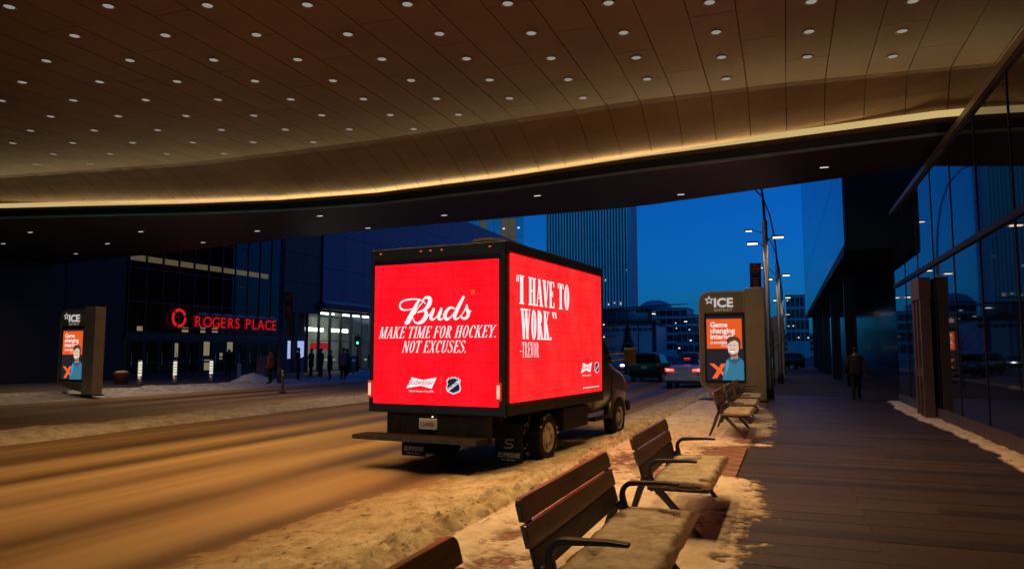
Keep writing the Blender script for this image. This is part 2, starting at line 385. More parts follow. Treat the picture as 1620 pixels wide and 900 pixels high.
            for x in (.07, .17):
                s_ = -1 if ch == '"' else 1
                poly(b, [(x - .035 * s_, .78), (x + .04 - .035 * s_, .78), (x + .05, 1), (x - .02, 1)] if s_ < 0 else [(x - .03, .76), (x + .045, .76), (x + .05, 1), (x + .02, 1)])
        for (vx, vy, vz) in b.v: B.v.append(((X + vx + shear * vy) * h * wide, vy * h, 0))
        o = len(B.v) - len(b.v)
        for f in b.f: B.f.append(tuple(i + o for i in f)); B.m.append(0)
        X += w + gap - .04
    return B, X * h * wide

# ================================================================ SETTING
M_ROAD = dirty_snow('packed snow road', (.50, .34, .17), (.17, .098, .045), (.10, .06, .03), .55, (1.6, .045, 1), (.36, .66), 30, (.66, .80), .35, 22)
M_GROUND = mat('snowy ground', (.32, .31, .31), .9, color2=(.12, .11, .11), scale=.05)

g = MB().box(-900, 900, -60, 1600, -.6, -.06).obj('ground', M_GROUND); tag(g, kind='structure')

RUTS = [(-5.2, .33), (-6.9, .3), (-8.6, .35), (-10.1, .3), (-11.8, .35), (-18.2, .4), (-20.0, .4), (-21.7, .35)]
def road_z(x, y):
    m = .18 * math.sin(y * .11) + .25 * noise.noise((y * .05, 3, 0))
    z = .035
    for c, w in RUTS: z -= .035 * math.exp(-((x - c - m) / w) ** 2)
    return z + .02 * fbm(x * 1.3, y * .25, 5) + .006 * noise.noise((x * 6, y * 2.2, 1))
def add_tracks(o):
    at = o.data.attributes.new('track', 'FLOAT', 'POINT'); vals = []
    for v in o.data.vertices:
        x, y, _ = v.co; m = .18 * math.sin(y * .11) + .25 * noise.noise((y * .05, 3, 0)); t_ = 0
        for k, (c, w) in enumerate(RUTS): t_ = max(t_, (.95 - .25 * (k % 3 == 2)) * math.exp(-((x - c - m - .15 * noise.noise((y * .08, k, 0))) / (w * 1.25)) ** 2))
        vals.append(max(0, min(1, t_ * (.85 + .5 * fbm(x * 1.2, y * .3, 21)))))
    at.data.foreach_set('value', vals)
    nt = M_ROAD.node_tree; b = nt.nodes['Principled BSDF']; src = b.inputs['Base Color'].links[0].from_socket
    a = nt.nodes.new('ShaderNodeAttribute'); a.attribute_name = 'track'
    x = nt.nodes.new('ShaderNodeMix'); x.data_type = 'RGBA'; x.inputs[7].default_value = (.085, .046, .02, 1)
    nt.links.new(a.outputs['Fac'], x.inputs[0]); nt.links.new(src, x.inputs[6]); nt.links.new(x.outputs[2], b.inputs['Base Color'])
    mr = nt.nodes.new('ShaderNodeMapRange'); mr.inputs[3].default_value = .72; mr.inputs[4].default_value = .42
    nt.links.new(a.outputs['Fac'], mr.inputs[0]); nt.links.new(mr.outputs[0], b.inputs['Roughness'])
ys = [-6 + .35 * i for i in range(150)] + [48 + 4 * i for i in range(100)]
xs = lin(-25.0, -2.75, 190)
r_ = field('road', xs, ys, lambda x, y: road_z(x, y) if y < 60 else 0.0, M_ROAD); tag(r_, kind='structure'); add_tracks(r_)

# right pavement: base slab, kerb stones, plank pavers in the walk, red pavers in the bench strip

M_PAVE = mat('pavement base', (.03, .023, .018), .8, var=.4, scale=6)
pave = MB().box(-2.72, 14, -6, 420, -.3, .118).obj('pavement', M_PAVE); tag(pave, kind='structure')
M_PAVER = [mat('brown plank paver %d' % i, c, .5, color2=tuple(v * .45 for v in c), scale=3.0, stretch=(.9, 7, 1), contrast=(.3, .7), bump=.5, bscale=14, spec=.45, detail=9)
           for i, c in enumerate([(.066, .039, .018), (.058, .035, .016), (.080, .048, .022), (.024, .016, .010)])]
M_REDPAVER = [mat('red paver %d' % i, (.42, .30, .23), .7, color2=c, scale=5, contrast=(.46, .72), bump=.3, detail=9) for i, c in enumerate([(.22, .095, .065), (.19, .085, .06), (.25, .11, .08)])]
y = 3.0; k = 0; pav_mesh = {}
while y < 29.5:
    d = .36 if k % 4 else .30
    x = -.62 - (.55 if k % 2 else 0) + .55; x = -.62
    widths = [1.3, 2.02, .68] if k % 2 else [2.02, 1.98]
    for w in widths:
        mi = rnd.choice((0, 0, 1, 1, 2)) if k % 4 else rnd.choice((3, 3, 2))
        key = (w, d, mi)
        if key not in pav_mesh:
            pav_mesh[key] = MB().box(.002, w - .002, .004, d - .004, -.03, 0).mesh('paver', M_PAVER[mi])
        o = link('paver', pav_mesh[key], pave); o.location = (x, y, .148 + rnd.uniform(-.002, .002)); x += w
    y += d; k += 1
red_mesh = [MB().box(.005, .48, .005, .445, -.03, 0).mesh('paver', m) for m in M_REDPAVER]
for j in range(40):
    for i in range(4):
        o = link('paver', rnd.choice(red_mesh), pave); o.location = (-2.6 + .487 * i, 1.6 + .452 * j, .147 + rnd.uniform(-.002, .002))
kerb_mesh = MB().box(-.1, .1, .006, 1.494, -.35, .15).mesh('kerb_stone', mat('kerb concrete', (.22, .2, .18), .8, var=.3, scale=8))
kerb = thing('kerb', None, None); kerb['kind'] = 'structure'
for j in range(26):
    o = link('kerb_stone', kerb_mesh, kerb); o.location = (-2.82, -2 + 1.5 * j, 0)

lp = MB().box(-60, -25.0, -10, 420, -.3, .15).obj('left_pavement', mat('dark concrete paving', (.09, .08, .085), .7, var=.4, scale=3)); tag(lp, kind='structure')

# ---- snow lying on the bench strip and along the kerb
FEET = [(-1.95 + .28 * (k % 2) + rnd.uniform(-.12, .12) - .2 * math.sin(k * .35), 2.2 + .36 * k + rnd.uniform(-.06, .06), 1) for k in range(44)] + [(rnd.uniform(-2.5, -.5), rnd.uniform(3, 18), 1) for _ in range(40)]
def bench_snow(x, y):
    m = .5 + .55 * fbm(x * 1.1, y * .55, 9, 5)
    edge = -.36 + .30 * fbm(x * 1.5, y * 1.1, 4, 3)
    if 9.9 < y < 13.6: edge -= .9 * min(1, (y - 9.9) * 2, (13.6 - y) * 2)
    if y > 20: edge -= (y - 20) * .12
    e = (edge - x) / .38
    e = max(-1.5, min(1, e))
    bare = 0
    for bx, by, sx, sy in ((-.95, 7.4, .28, .7), (-.75, 14.2, .3, .8), (-2.35, 11.3, .35, 1.4), (-2.1, 5.4, .3, .5), (-1.7, 10.3, .4, .9), (-2.2, 8.4, .25, .45), (-2.3, 6.3, .2, .3)):
        bare += .7 * math.exp(-((x - bx) / sx) ** 2 - ((y - by) / sy) ** 2)
    h = .6 * e + .45 * (m - .30) - bare + .5 * fbm(x * 4, y * 4, 8, 5)
    lump = .012 * noise.noise((x * 7, y * 7, 2)) + .009 * noise.noise((x * 17, y * 17, 7)) + .010 * noise.noise((x * 24, y * 24, 3)) + .009 * noise.noise((x * 41, y * 41, 7))
    for fx, fy, fr in FEET:
        q = ((x - fx) / .06) ** 2 + ((y - fy) / .14) ** 2
        if q < 3: h -= .35 * math.exp(-q * 1.2)
    return .146 + .05 * max(-.6, min(.75, h)) + (lump if h > 0 else lump * .8)
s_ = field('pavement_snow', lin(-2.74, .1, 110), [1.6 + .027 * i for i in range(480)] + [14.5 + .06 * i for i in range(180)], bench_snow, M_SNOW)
tag(s_, 'trampled snow covering the paved strip under and around the benches', 'snow', kind='stuff')
def bank(x, y):
    xc = -2.85 + .08 * math.sin(y * .7) + .16 * fbm(y * .5, 8, 1)
    h = (.15 + .07 * fbm(y * .8, 3, 2)) * math.exp(-(abs(x - xc) / .30) ** 2)
    near = max(0, min(1, (10.5 - y) / 3))
    h += (.03 + .03 * near) * math.exp(-((x + 3.5) / (.6 + .35 * near)) ** 2) * (1 + .9 * fbm(x * .9, y * .6, 11))
    l = .07 * fbm(x * 2.4, y * 2.2, 3) + .15 * max(0, noise.noise((x * 4.4, y * 4.1, 6)) - .12) + .13 * max(0, noise.noise((x * 10, y * 9.5, 4)) - .12) + .09 * max(0, noise.noise((x * 21, y * 20, 9)) - .08) + .03 * noise.noise((x * 30, y * 29, 4))
    return -.014 + road_z(x, y) * min(1, max(0, (-2.75 - x) * 6)) + h + l * min(1, h * 9)
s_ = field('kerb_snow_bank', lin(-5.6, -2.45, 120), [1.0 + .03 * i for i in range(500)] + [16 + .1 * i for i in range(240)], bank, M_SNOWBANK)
tag(s_, 'churned ridge of ploughed snow along the kerb beside the truck', 'snow bank', kind='stuff')
def lane_bank(x, y):
    xc = -14.5 + .25 * noise.noise((y * .12, 1, 1))
    h = (.19 + .10 * fbm(y * .5, 3, 7)) * math.exp(-((x - xc) / .85) ** 4)
    l = .07 * fbm(x * 2.2, y * 1.2, 3) + .06 * abs(noise.noise((x * 6, y * 4, 6)))
    return -.03 + h + l * min(1, h * 6)
s_ = field('lane_snow_ridge', lin(-16.6, -12.4, 60), lin(0, 75, 420), lane_bank, snow_mat('lane snow', (.66, .60, .50), (.34, .26, .17), 4.5, contrast=(.3, .6), grain=45, bump=.8))
tag(s_, 'long ridge of ploughed snow between the lanes of the wide road', 'snow ridge', kind='stuff')
def far_bank(x, y):
    h = (.16 + .16 * fbm(y * .35, 13, 2)) * math.exp(-((x + 25.4 + .5 * fbm(y * .2, 2, 2)) / .9) ** 2)
    return .02 + h + (.12 * abs(fbm(x * 2, y * 1.5, 3))) * min(1, h * 8) + (.12 if x < -25.6 else 0)
s_ = field('far_kerb_snow', lin(-27.6, -23.2, 40), lin(6, 95, 300), far_bank, snow_mat('kerb snow', (.60, .60, .64), (.3, .28, .3), 3, contrast=(.3, .6)))
tag(s_, 'low snow bank along the far kerb in front of the arena', 'snow bank', kind='stuff')
def heap(name, loc, r, h, label):
    b = MB(); n = 20; rings = 7; v = []
    for i in range(rings + 1):
        q = i / rings
        for j in range(n):
            a = 2 * math.pi * j / n; rr = r * q * (1 + .25 * noise.noise((math.cos(a) * 2, math.sin(a) * 2, loc[1])))
            v.append((rr * math.cos(a) * .8, rr * math.sin(a) * 1.3, h * (1 - q ** 1.5) * (1 + .3 * noise.noise((q * 4, j, 2))) - (.02 if i == rings else 0)))
    b.add(v, [(i * n + j, (i + 1) * n + j, (i + 1) * n + (j + 1) % n, i * n + (j + 1) % n) for i in range(rings) for j in range(n)])
    o = b.obj(name, M_SNOWCLEAN, smooth=True); o.location = loc
    return tag(o, label, 'snow heap')
heap('snow_heap', (-26.2, 31.9, .15), 1.1, .5, 'pale snow heap behind the person in the orange jersey')
heap('snow_heap', (-26.0, 43.5, .15), 1.7, .5, 'broad low snow heap on the pavement before the lit shopfront')

# ---------------------------------------------------------------- the bridge overhead: ceiling panels, cove light, dark soffit
CREASE = [(-38, 16.6), (-25, 17.24), (-21.2, 17.7), (-17.6, 18.1), (-14, 18.07), (-10.6, 17.9), (-6.6, 17.53), (-3.3, 17.22), (.3, 17.19), (3.2, 17.39), (14, 18.2)]
STRIP = [(-38, 16.9), (-26.1, 18.1), (-22.5, 18.95), (-19.2, 19.8), (-15.8, 20.4), (-12.2, 20.55), (-7.5, 19.95), (-3.7, 19.15), (.3, 18.56), (3.2, 18.12), (14, 17.9)]
EDGE = [(-38, 29), (-27, 27.2), (-20.4, 25.8), (-14.9, 24.85), (-10.9, 24.45), (-4.5, 23.9), (1.64, 21.8), (4, 20.9), (14, 18.9)]
STRIP = [(x, max(y, interp(CREASE, x) + .35)) for x, y in STRIP]
CZ, SZ, LZ = 7.75, 6.8, 6.5
bridge = thing('overhead_bridge', 'wide building bridge spanning the road with a panelled bronze underside', 'bridge', (0, 0, 0))
b = MB().box(-60, 30, -60, 17.0, CZ + .09, 12)  # run behind the camera is unseen, lengthened there to block sky light
nX = 53; bx = lin(-38, 14, nX)
vs = []; fs = []
for i, x in enumerate(bx):
    vs += [(x, 16.4, CZ + .12), (x, interp(EDGE, x), CZ + .12), (x, interp(EDGE, x), 12), (x, 16.4, 12)]
for i in range(nX - 1):
    for j in range(4): fs.append((i * 4 + j, i * 4 + (j + 1) % 4, i * 4 + 4 + (j + 1) % 4, i * 4 + 4 + j))
b.add(vs, fs); b.obj('deck', M_CHARCOAL, bridge)
PW = .82; X0 = .6 - .41
for i in range(-46, 14):
    x0 = X0 + PW * i + .008; x1 = x0 + PW - .016
    y = 4.2 + (i * 1.37) % 3.9 - 3.9
    c0, c1 = interp(CREASE, x0), interp(CREASE, x1)
    while y < c0 - .02:
        y2 = y + 3.9
        e0, e1 = min(y2 - .012, c0), min(y2 - .012, c1)
        if y2 > c0 - .4: e0, e1 = c0, c1
        if e0 - y > .02 and y2 > 3:
            v = [(x0, y, CZ), (x1, y, CZ), (x1, e1, CZ), (x0, e0, CZ), (x0, y, CZ + .05), (x1, y, CZ + .05), (x1, e1, CZ + .05), (x0, e0, CZ + .05)]
            MB().add(v, [(0, 3, 2, 1), (4, 5, 6, 7), (0, 1, 5, 4), (1, 2, 6, 5), (2, 3, 7, 6), (3, 0, 4, 7)]).obj('ceiling_panel', M_BRONZE, bridge)
        y = y2
        if e0 == c0: break
    # curved panel from the crease down to the cove light
    prof = [(0, 0), (.1, .055), (.3, .24), (.5, .45), (.75, .72), (1, 1)]
    v = []
    for x in (x0, x1):
        a, s = interp(CREASE, x), interp(STRIP, x)
        for q, p in prof: v.append((x, a + .01 + (s - a - .01) * q, CZ - (CZ - SZ) * p))
        for q, p in prof: v.append((x, a + .01 + (s - a - .01) * q, CZ - (CZ - SZ) * p + .05))
    n = len(prof)
    f = [(k + 1, k, 2 * n + k, 2 * n + k + 1) for k in range(n - 1)] + [(n + k, n + k + 1, 3 * n + k + 1, 3 * n + k) for k in range(n - 1)]
    f += [(k, k + 1, n + k + 1, n + k) for k in range(n - 1)] + [(2 * n + k + 1, 2 * n + k, 3 * n + k, 3 * n + k + 1) for k in range(n - 1)]
    MB().add(v, f).obj('curved_panel', M_BRONZE, bridge)
# cove strip, riser, rail trim, dark soffit
M_COVE = glow('cove light', (1, .78, .36), 15)
cx = lin(-37, 13.5, 70)
def sweep(name, prof, m, yo=0):
    rings = [[(x, interp(STRIP, x) + dy, z) for dy, z in prof] for x in cx]
    return MB().loft(rings).obj(name, m, bridge)
sweep('cove_light', [(-.19, SZ - .03), (-.19, SZ + .012), (-.15, SZ + .012), (-.15, SZ - .03)], M_COVE)
sweep('cove_glow_band', [(-.085, SZ + .01), (-.215, SZ + .17), (-.21, SZ + .175), (-.08, SZ + .015)], glow('cove glow band', (1, .72, .28), .58))  # added emissive band low on the curved panels, standing in for the cove glow
sweep('cove_lip', [(-.24, SZ - .06), (-.24, SZ + .01), (-.22, SZ + .01), (-.22, SZ - .04), (.06, SZ - .04), (.06, SZ - .06)], M_BRONZE)
sweep('riser', [(-.06, SZ - .062), (.06, SZ - .062), (.06, LZ + .037), (-.0, LZ + .037)], M_BLACK)
sweep('rail_trim', [(-.05, LZ - .03), (-.05, LZ + .035), (.03, LZ + .035), (.03, LZ - .03)], M_ALU)
vs = []; fs = []
for x in bx:
    y0, y1 = interp(STRIP, x) + .035, interp(EDGE, x)
    vs += [(x, y0, LZ), (x, max(y1, y0 + .1), LZ), (x, max(y1, y0 + .1), 12.2), (x, y0, LZ + .1)]
for i in range(nX - 1):
    for j in range(4): fs.append((i * 4 + j, i * 4 + (j + 1) % 4, i * 4 + 4 + (j + 1) % 4, i * 4 + 4 + j))
MB().add(vs, fs).obj('soffit', M_DARKSOFFIT, bridge)

# downlights
M_DOWN = glow('downlight lens', (1, .93, .84), .28)
dl_ring = MB().lathe_z([(.112, 0), (.125, -.012), (.095, -.012), (.09, 0)], n=20).mesh('trim_ring', M_ALU, True)
dl_lens = MB().lathe_z([(.088, -.004), (.088, .0)], n=20).mesh('lens', M_DOWN)
spot_d = bpy.data.lights.new('downlight beam', 'SPOT'); spot_d.energy = 255; spot_d.color = (1, .58, .215)
spot_d.spot_size = R(120); spot_d.spot_blend = .9; spot_d.shadow_soft_size = .1
for i in range(-19, 3):
    for j in range(-12, 15):
        x, y = .6 + 1.64 * i, 13.25 + .58 * i + 1.27 * j
        if y < 4.5 or y > interp(CREASE, x) - .25 or x > 3.3: continue
        o = thing('downlight', 'round recessed downlight in the panelled bronze ceiling', 'downlight', (x, y, CZ - .003), 0, 'downlights in the bronze ceiling')
        link('trim_ring', dl_ring, o); link('lens', dl_lens, o)
        if -10.0 < x < .2 and 6.2 < y < 15 and (i + j) % 2 == 0:
            l = link('beam', spot_d, o); l.location = (0, 0, -.05)
spot2_d = bpy.data.lights.new('soffit beam', 'SPOT'); spot2_d.energy = 170; spot2_d.color = (1, .66, .34)
spot2_d.spot_size = R(150); spot2_d.spot_blend = .8; spot2_d.shadow_soft_size = .08
M_DOWN2 = glow('small downlight', (1, .95, .88), .9)
sl_a = MB().box(-.13, .13, -.06, .06, -.014, 0).mesh('frame', M_BLACK)
sl_b = MB().box(-.10, .10, -.04, .04, -.019, -.0145).mesh('lens', M_DOWN2)
for x, y in [(-6.94, 21.06), (-2.82, 22.39), (-10.99, 23.01), (1.08, 20.32), (-15.12, 21.62), (-14.88, 24.4), (-19.34, 23.52), (-23.57, 25.2), (-23.75, 22.05), (-27.77, 24.03), (-28, 20.65), (-32.06, 22.45), (-32.07, 26.01)]:
    o = thing('soffit_light', 'small oblong light set in the dark soffit past the cove strip', 'downlight', (x, y, LZ - .003), 0, 'small lights in the dark soffit')
    link('frame', sl_a, o); link('lens', sl_b, o)
    l = link('beam', spot2_d, o); l.location = (0, 0, -.06)

# ---------------------------------------------------------------- right: glass fronted building under the bridge
gb = thing('glass_front_building', 'long dark mirror glass shopfront beside the pavement with a metal head rail', 'building', (3.4, 0, 0))
MB().box(.25, 10, -12, 26.9, 0, 6.28).obj('core', M_BLACK, gb)
pm = {}
for j in range(14):
    y0 = -4.6 + 2.25 * j
    for z0, z1 in ((.42, 3.82), (3.94, 6.22)):
        key = z0
        if key not in pm: pm[key] = MB().box(0, .03, .02, 2.23, z0, z1).mesh('pane', M_GLASSWALL)
        o = link('pane', pm[key], gb); o.location = (.02, y0, 0)
    if j == 0: mul = MB().box(-.015, .09, -.02, .02, .42, 6.22).mesh('mullion', M_BLACK)
    o = link('mullion', mul, gb); o.location = (.02, y0, 0)
MB().box(-.03, .12, -4.6, 26.9, 3.822, 3.938).obj('transom', M_BLACK, gb)
MB().box(-.06, .2, -4.6, 26.9, 6.222, 6.36).obj('head_rail', M_ALU, gb)
MB().box(-.03, .2, -4.6, 26.9, .1, .418).obj('plinth', M_STONE, gb)
MB().box(.06, .24, -4.6, 26.9, .12, 6.25).obj('backing', M_BLACK, gb)
dr = thing('entrance_portal', 'brown framed narrow portal with tall dark panes on the glass shopfront', 'doorway', (3.34, 21.0, .15))
M_PORTAL = mat('brown portal metal', (.24, .135, .10), .5, .2, var=.2, scale=3)
for (y0, y1, z0, z1) in ((-.62, -.42, 0, 3.3), (.42, .62, 0, 3.3), (-.08, .08, 0, 2.9)):
    MB().box(-.22, .0, y0, y1, z0, z1).obj('post', M_PORTAL, dr)
MB().box(-.24, .02, -.64, .64, 2.902, 3.42).obj('lintel', M_PORTAL, dr)
MB().box(-.21, .0, -.42, -.082, 1.0, 1.2).obj('cross_rail', M_PORTAL, dr)
MB().box(-.21, .0, .082, .42, 1.0, 1.2).obj('cross_rail', M_PORTAL, dr)
for y0, y1 in ((-.418, -.083), (.083, .418)): MB().box(-.1, -.06, y0, y1, .02, 2.9).obj('pane', M_BLACKGLOSS, dr)
def wall_snow(x, y):
    e = (x - 2.95 - .22 * fbm(y * .9, 1, 1) - .10 * math.sin(y * .5)) / .12
    return .146 + .045 * max(-1, min(1, e)) + .012 * noise.noise((x * 9, y * 7, 1)) - (.03 * max(0, fbm(x * 3, y * 1.5, 4) * 3))
s_ = field('wall_snow', lin(2.55, 3.36, 20), lin(6, 27, 200), wall_snow, M_SNOW); tag(s_, 'thin drift of snow along the foot of the glass shopfront', 'snow', kind='stuff')

# overhanging block further along
ob = thing('overhanging_office_block', 'dark office block jutting over the pavement with blue glass side', 'building', (2.2, 29.6, 0))
MB().box(0, 16, 0, .4, 5.5, 34).obj('end_wall', M_BLACK, ob)
MB().box(.03, 16, .4, 58, 5.5, 5.7).obj('overhang_soffit', M_BLACK, ob)
M_BLUEGLASS = mat('blue reflective glazing', (.05, .09, .16), .12, .6, spec=.8)
bgm = MB().box(-.02, .03, .02, 2.86, .02, 3.5).mesh('pane', M_BLUEGLASS)
for j in range(20):
    for i in range(8):
        o = link('pane', bgm, ob); o.location = (0, .42 + 2.88 * j, 5.72 + 3.52 * i)
MB().box(.05, 16, .4, 58, 5.7, 34).obj('core', M_CHARCOAL, ob)
MB().box(3.2, 15, 1, 58, .1, 5.5).obj('recessed_storey', M_BLACKGLOSS, ob)
for j in range(5): MB().box(.5, 1.0, 9 + 11 * j, 9.5 + 11 * j, .1, 5.5).obj('column', M_BLACK, ob)
MB().box(-.05, 0, .4, 58, 5.35, 5.72).obj('edge_trim', M_CHARCOAL, ob)

# ---------------------------------------------------------------- left: the arena
XA = -37
ar = thing('arena', 'dark arena facade across the road with glazed entrance and blue clad upper volume', 'building', (XA, 0, 0))
MB().box(-18, 0, -12, 33.5, 0, 13).obj('dark_wall', M_CHARCOAL, ar)
for j in range(11): MB().box(.0, .03, -8 + 3.75 * j, -4.3 + 3.75 * j, .2, 12.8).obj('wall_panel', M_CHARCOAL, ar)
MB().box(-9, -8.8, 33.5, 80, 0, 13).obj('hall_back_wall', mat('hall wall', (.16, .14, .11), .8, var=.5, scale=.7), ar)
MB().box(-8.8, -.2, 33.5, 80, .1, .16).obj('hall_floor', mat('hall floor', (.1, .09, .08), .3), ar)
MB().box(-8.8, -.15, 33.5, 80, 11.5, 12).obj('hall_roof', M_CHARCOAL, ar)
M_MULL = mat('dark aubergine aluminium', (.05, .042, .06), .45, .4)
pw = 14.5 / 11
rows = [(2.95, 4.85), (4.85, 6.9), (6.9, 9.2), (9.2, 11.6)]
for z0, z1 in rows:
    pmesh = MB().box(-.03, 0, .03, pw - .03, z0 + .03, z1 - .03).mesh('pane', M_GLASS)
    for j in range(11):
        o = link('pane', pmesh, ar); o.location = (0, 33.6 + pw * j, 0)
for j in range(12): MB().box(-.08, .06, 33.6 + pw * j - .03, 33.6 + pw * j + .03, 2.9, 11.6).obj('mullion', M_MULL, ar)
for z0, _ in rows[1:]: MB().box(-.07, .05, 33.6, 48.1, z0 - .03, z0 + .03).obj('transom', M_MULL, ar)
MB().box(-.1, .12, 33.5, 48.1, 2.62, 2.95).obj('door_header', M_MULL, ar)
M_HALLGLOW = glow('hall strip light', (1, .86, .6), .30)
MB().box(-1.2, -1.1, 33.6, 47.8, 7.5, 7.85).obj('hall_light', M_HALLGLOW, ar)
M_WARMLIT = glow('lit lobby fitting', (1, .92, .72), .7)
for (yy, zz, hh) in [(44.4, 1.5, 1.1), (44.5, .4, .8), (46.1, 1.2, .5), (41.3, 1.4, 1.0), (42.2, 3.2, .35), (44.0, 3.2, .4), (45.2, 3.25, .35), (38.2, 3.2, .3), (46.9, 1.8, .8)]:
    MB().box(-4.1, -4.0, yy, yy + .5, zz, zz + hh).obj('lobby_light', M_WARMLIT, ar)
door_l = MB()
for y0, y1 in ((0, .09), (1.03, 1.12)): door_l.box(-.05, .04, y0, y1, .16, 2.6)
for z0, z1 in ((.16, .42), (1.05, 1.17), (2.46, 2.6)): door_l.box(-.045, .035, .09, 1.03, z0, z1)
door_l = door_l.mesh('door', M_MULL)
door_g = MB().box(-.02, .0, .09, 1.03, .42, 2.46).mesh('pane', M_GLASS)
door_h = MB().tube([(.09, .2, .9), (.09, .2, 1.7)], .02, 6).mesh('handle', M_STEEL)
for j in range(12):
    o = link('door', door_l, ar); o.location = (0, 33.8 + 1.17 * j, 0)
    p = link('pane', door_g, o); q = link('handle', door_h, o)
# sign above the doors: red lit logo ring and letters, each a piece of the sign
sg = thing('arena_sign', 'red lit ROGERS PLACE letters on a snowy rail above the doors', 'sign', (XA + .2, 0, 0))
MB().box(-.1, .1, 36.4, 47.3, 3.22, 3.32).obj('rail', M_MULL, sg)
for yy in (38.5, 42, 45.5): MB().box(-.19, -.1, yy, yy + .08, 3.24, 3.3).obj('bracket', M_MULL, sg)
yy, ADVK = 38.75, .885
M_REDFACE = mat('red acrylic', (.30, .01, .015), .4, emis=(1, .01, .02), estr=.10)
for ch, adv in zip('ROGERS PLACE', (.88, .93, .93, .78, .86, .86, .35, .82, .74, .88, .9, .75)):
    if ch == ' ': yy += adv * ADVK; continue
    me = text_mesh(ch, 1.08, .07, 'LEFT', name='letter', offset=.012)
    o = put('letter', me, M_REDFACE, sg, FACE_PX, (0, yy, 3.42))
    me2 = text_mesh(ch, 1.08, .006, 'LEFT', name='neon', offset=-.018)
    put('neon', me2, M_REDGLOW, o, FACE_PX, (.078, yy, 3.42))
    yy += adv * ADVK
ringm = MB()
for k in range(3):
    rb = MB(); ring(rb, 0, 0, .62, .62, .2, .2, 20 + 120 * k, 128 + 120 * k, 10); ringm.add(rb.v, rb.f)
me = ringm.mesh('logo_ring', M_REDGLOW); put('logo_ring', me, M_REDGLOW, sg, FACE_PX, (.05, 37.45, 3.95))
for k in range(7):
    y0 = 39 + 1.2 * k
    rb = [[(-.13 * s, yy_, 4.26 - .02), (.13 * s, yy_, 4.24), (.11 * s, yy_, 4.24 + h_), (-.11 * s, yy_, 4.25 + h_)] for yy_, s, h_ in ((y0, .7, .03), (y0 + .2, 1, .13), (y0 + .55, 1.05, .17), (y0 + .9, 1, .12), (y0 + 1.1, .7, .03))]
    MB().loft(rb).obj('snow_cap', M_SNOWCLEAN, sg, True)
# stone pier and kiosk screens
for k, (z0, z1) in enumerate(((4.9, 7.3), (7.33, 9.7), (9.73, 12.4))):
    for (y0, y1) in ((48.12, 50.5), (50.53, 52.9)): MB().box(-.3, .25, y0, y1, z0, z1).obj('stone_panel', M_STONE, ar)
MB().box(-.3, .2, 48.1, 48.5, .1, 4.88).obj('pier', M_STONE, ar)
MB().box(-.3, .2, 49.6, 50.0, .1, 4.88).obj('pier', M_STONE, ar)
M_SCREEN = glow('cold screen', (.45, .6, 1), .75)
for n_, (y0, z0, z1, w) in enumerate(((49.0, 1.25, 2.65, .35), (50.15, 1.25, 2.65, .95))):
    MB().box(-.1, .0, y0 - .1, y0 + w + .1, .16, 3.0).obj('kiosk_frame', M_BLUECLAD, ar)
    MB().box(.003, .02, y0, y0 + w, z0, z1).obj('kiosk_screen', M_SCREEN, ar)
# lit shopfront
M_SHOPWALL = mat('shop wall', (.34, .36, .30), .8, var=.4, scale=.8)
MB().box(-6.2, -6, 51.3, 80, .1, 5.2).obj('shop_back_wall', M_SHOPWALL, ar)
MB().box(-6, -.2, 51.35, 51.5, .1, 5.2).obj('shop_side_wall', M_SHOPWALL, ar)
MB().box(-6, -.2, 51.3, 80, 5.2, 5.35).obj('shop_ceiling', M_CHARCOAL, ar)
M_TUBE = glow('fluorescent tube', (.95, 1, .82), 10)
for j in range(7):
    MB().box(-.75, -.55, 51.6 + 2.4 * j + (1.2 if j > 1 else 0), 53.8 + 2.4 * j + (1.2 if j > 1 else 0), 5.05, 5.15).obj('ceiling_tube', M_TUBE, ar)
for j in range(3): MB().box(-4.2, -4.0, 52.4 + 4.2 * j, 55.4 + 4.2 * j, 3.7, 4.0).obj('shop_lamp', M_TUBE, ar)
sp = MB().box(-.03, 0, .04, 1.61, 2.75, 5.1).mesh('shop_pane', M_GLASSLIT); sp2 = MB().box(-.03, 0, .04, 1.61, .25, 2.67).mesh('shop_pane', M_GLASSLIT)
for j in range(12):
    y0 = 51.5 + 1.65 * j
    for me in (sp, sp2): o = link('shop_pane', me, ar); o.location = (0, y0, 0)
    MB().box(-.16, .1, y0 - .05, y0 + .05, .15, 5.19).obj('shop_mullion', M_MULL, ar)
MB().box(-.08, .05, 51.5, 71, 2.675, 2.745).obj('shop_transom', M_MULL, ar)
MB().box(-.12, .08, 51.5, 71, .1, .245).obj('shop_plinth', M_MULL, ar)
po = glow('red poster', (.6, .02, .02), .55)
MB().box(-2.4, -2.36, 55.3, 58.2, 2.0, 2.6).obj('poster', po, ar)
dm = MB(); ring(dm, 0, 0, .42, .42, .06, .06); put('door_emblem', dm.mesh('door_emblem', M_WHITEGLOW), mat('etched glass', (.4, .4, .4), .6), ar, FACE_PX, (.012, 60.8, 1.7))
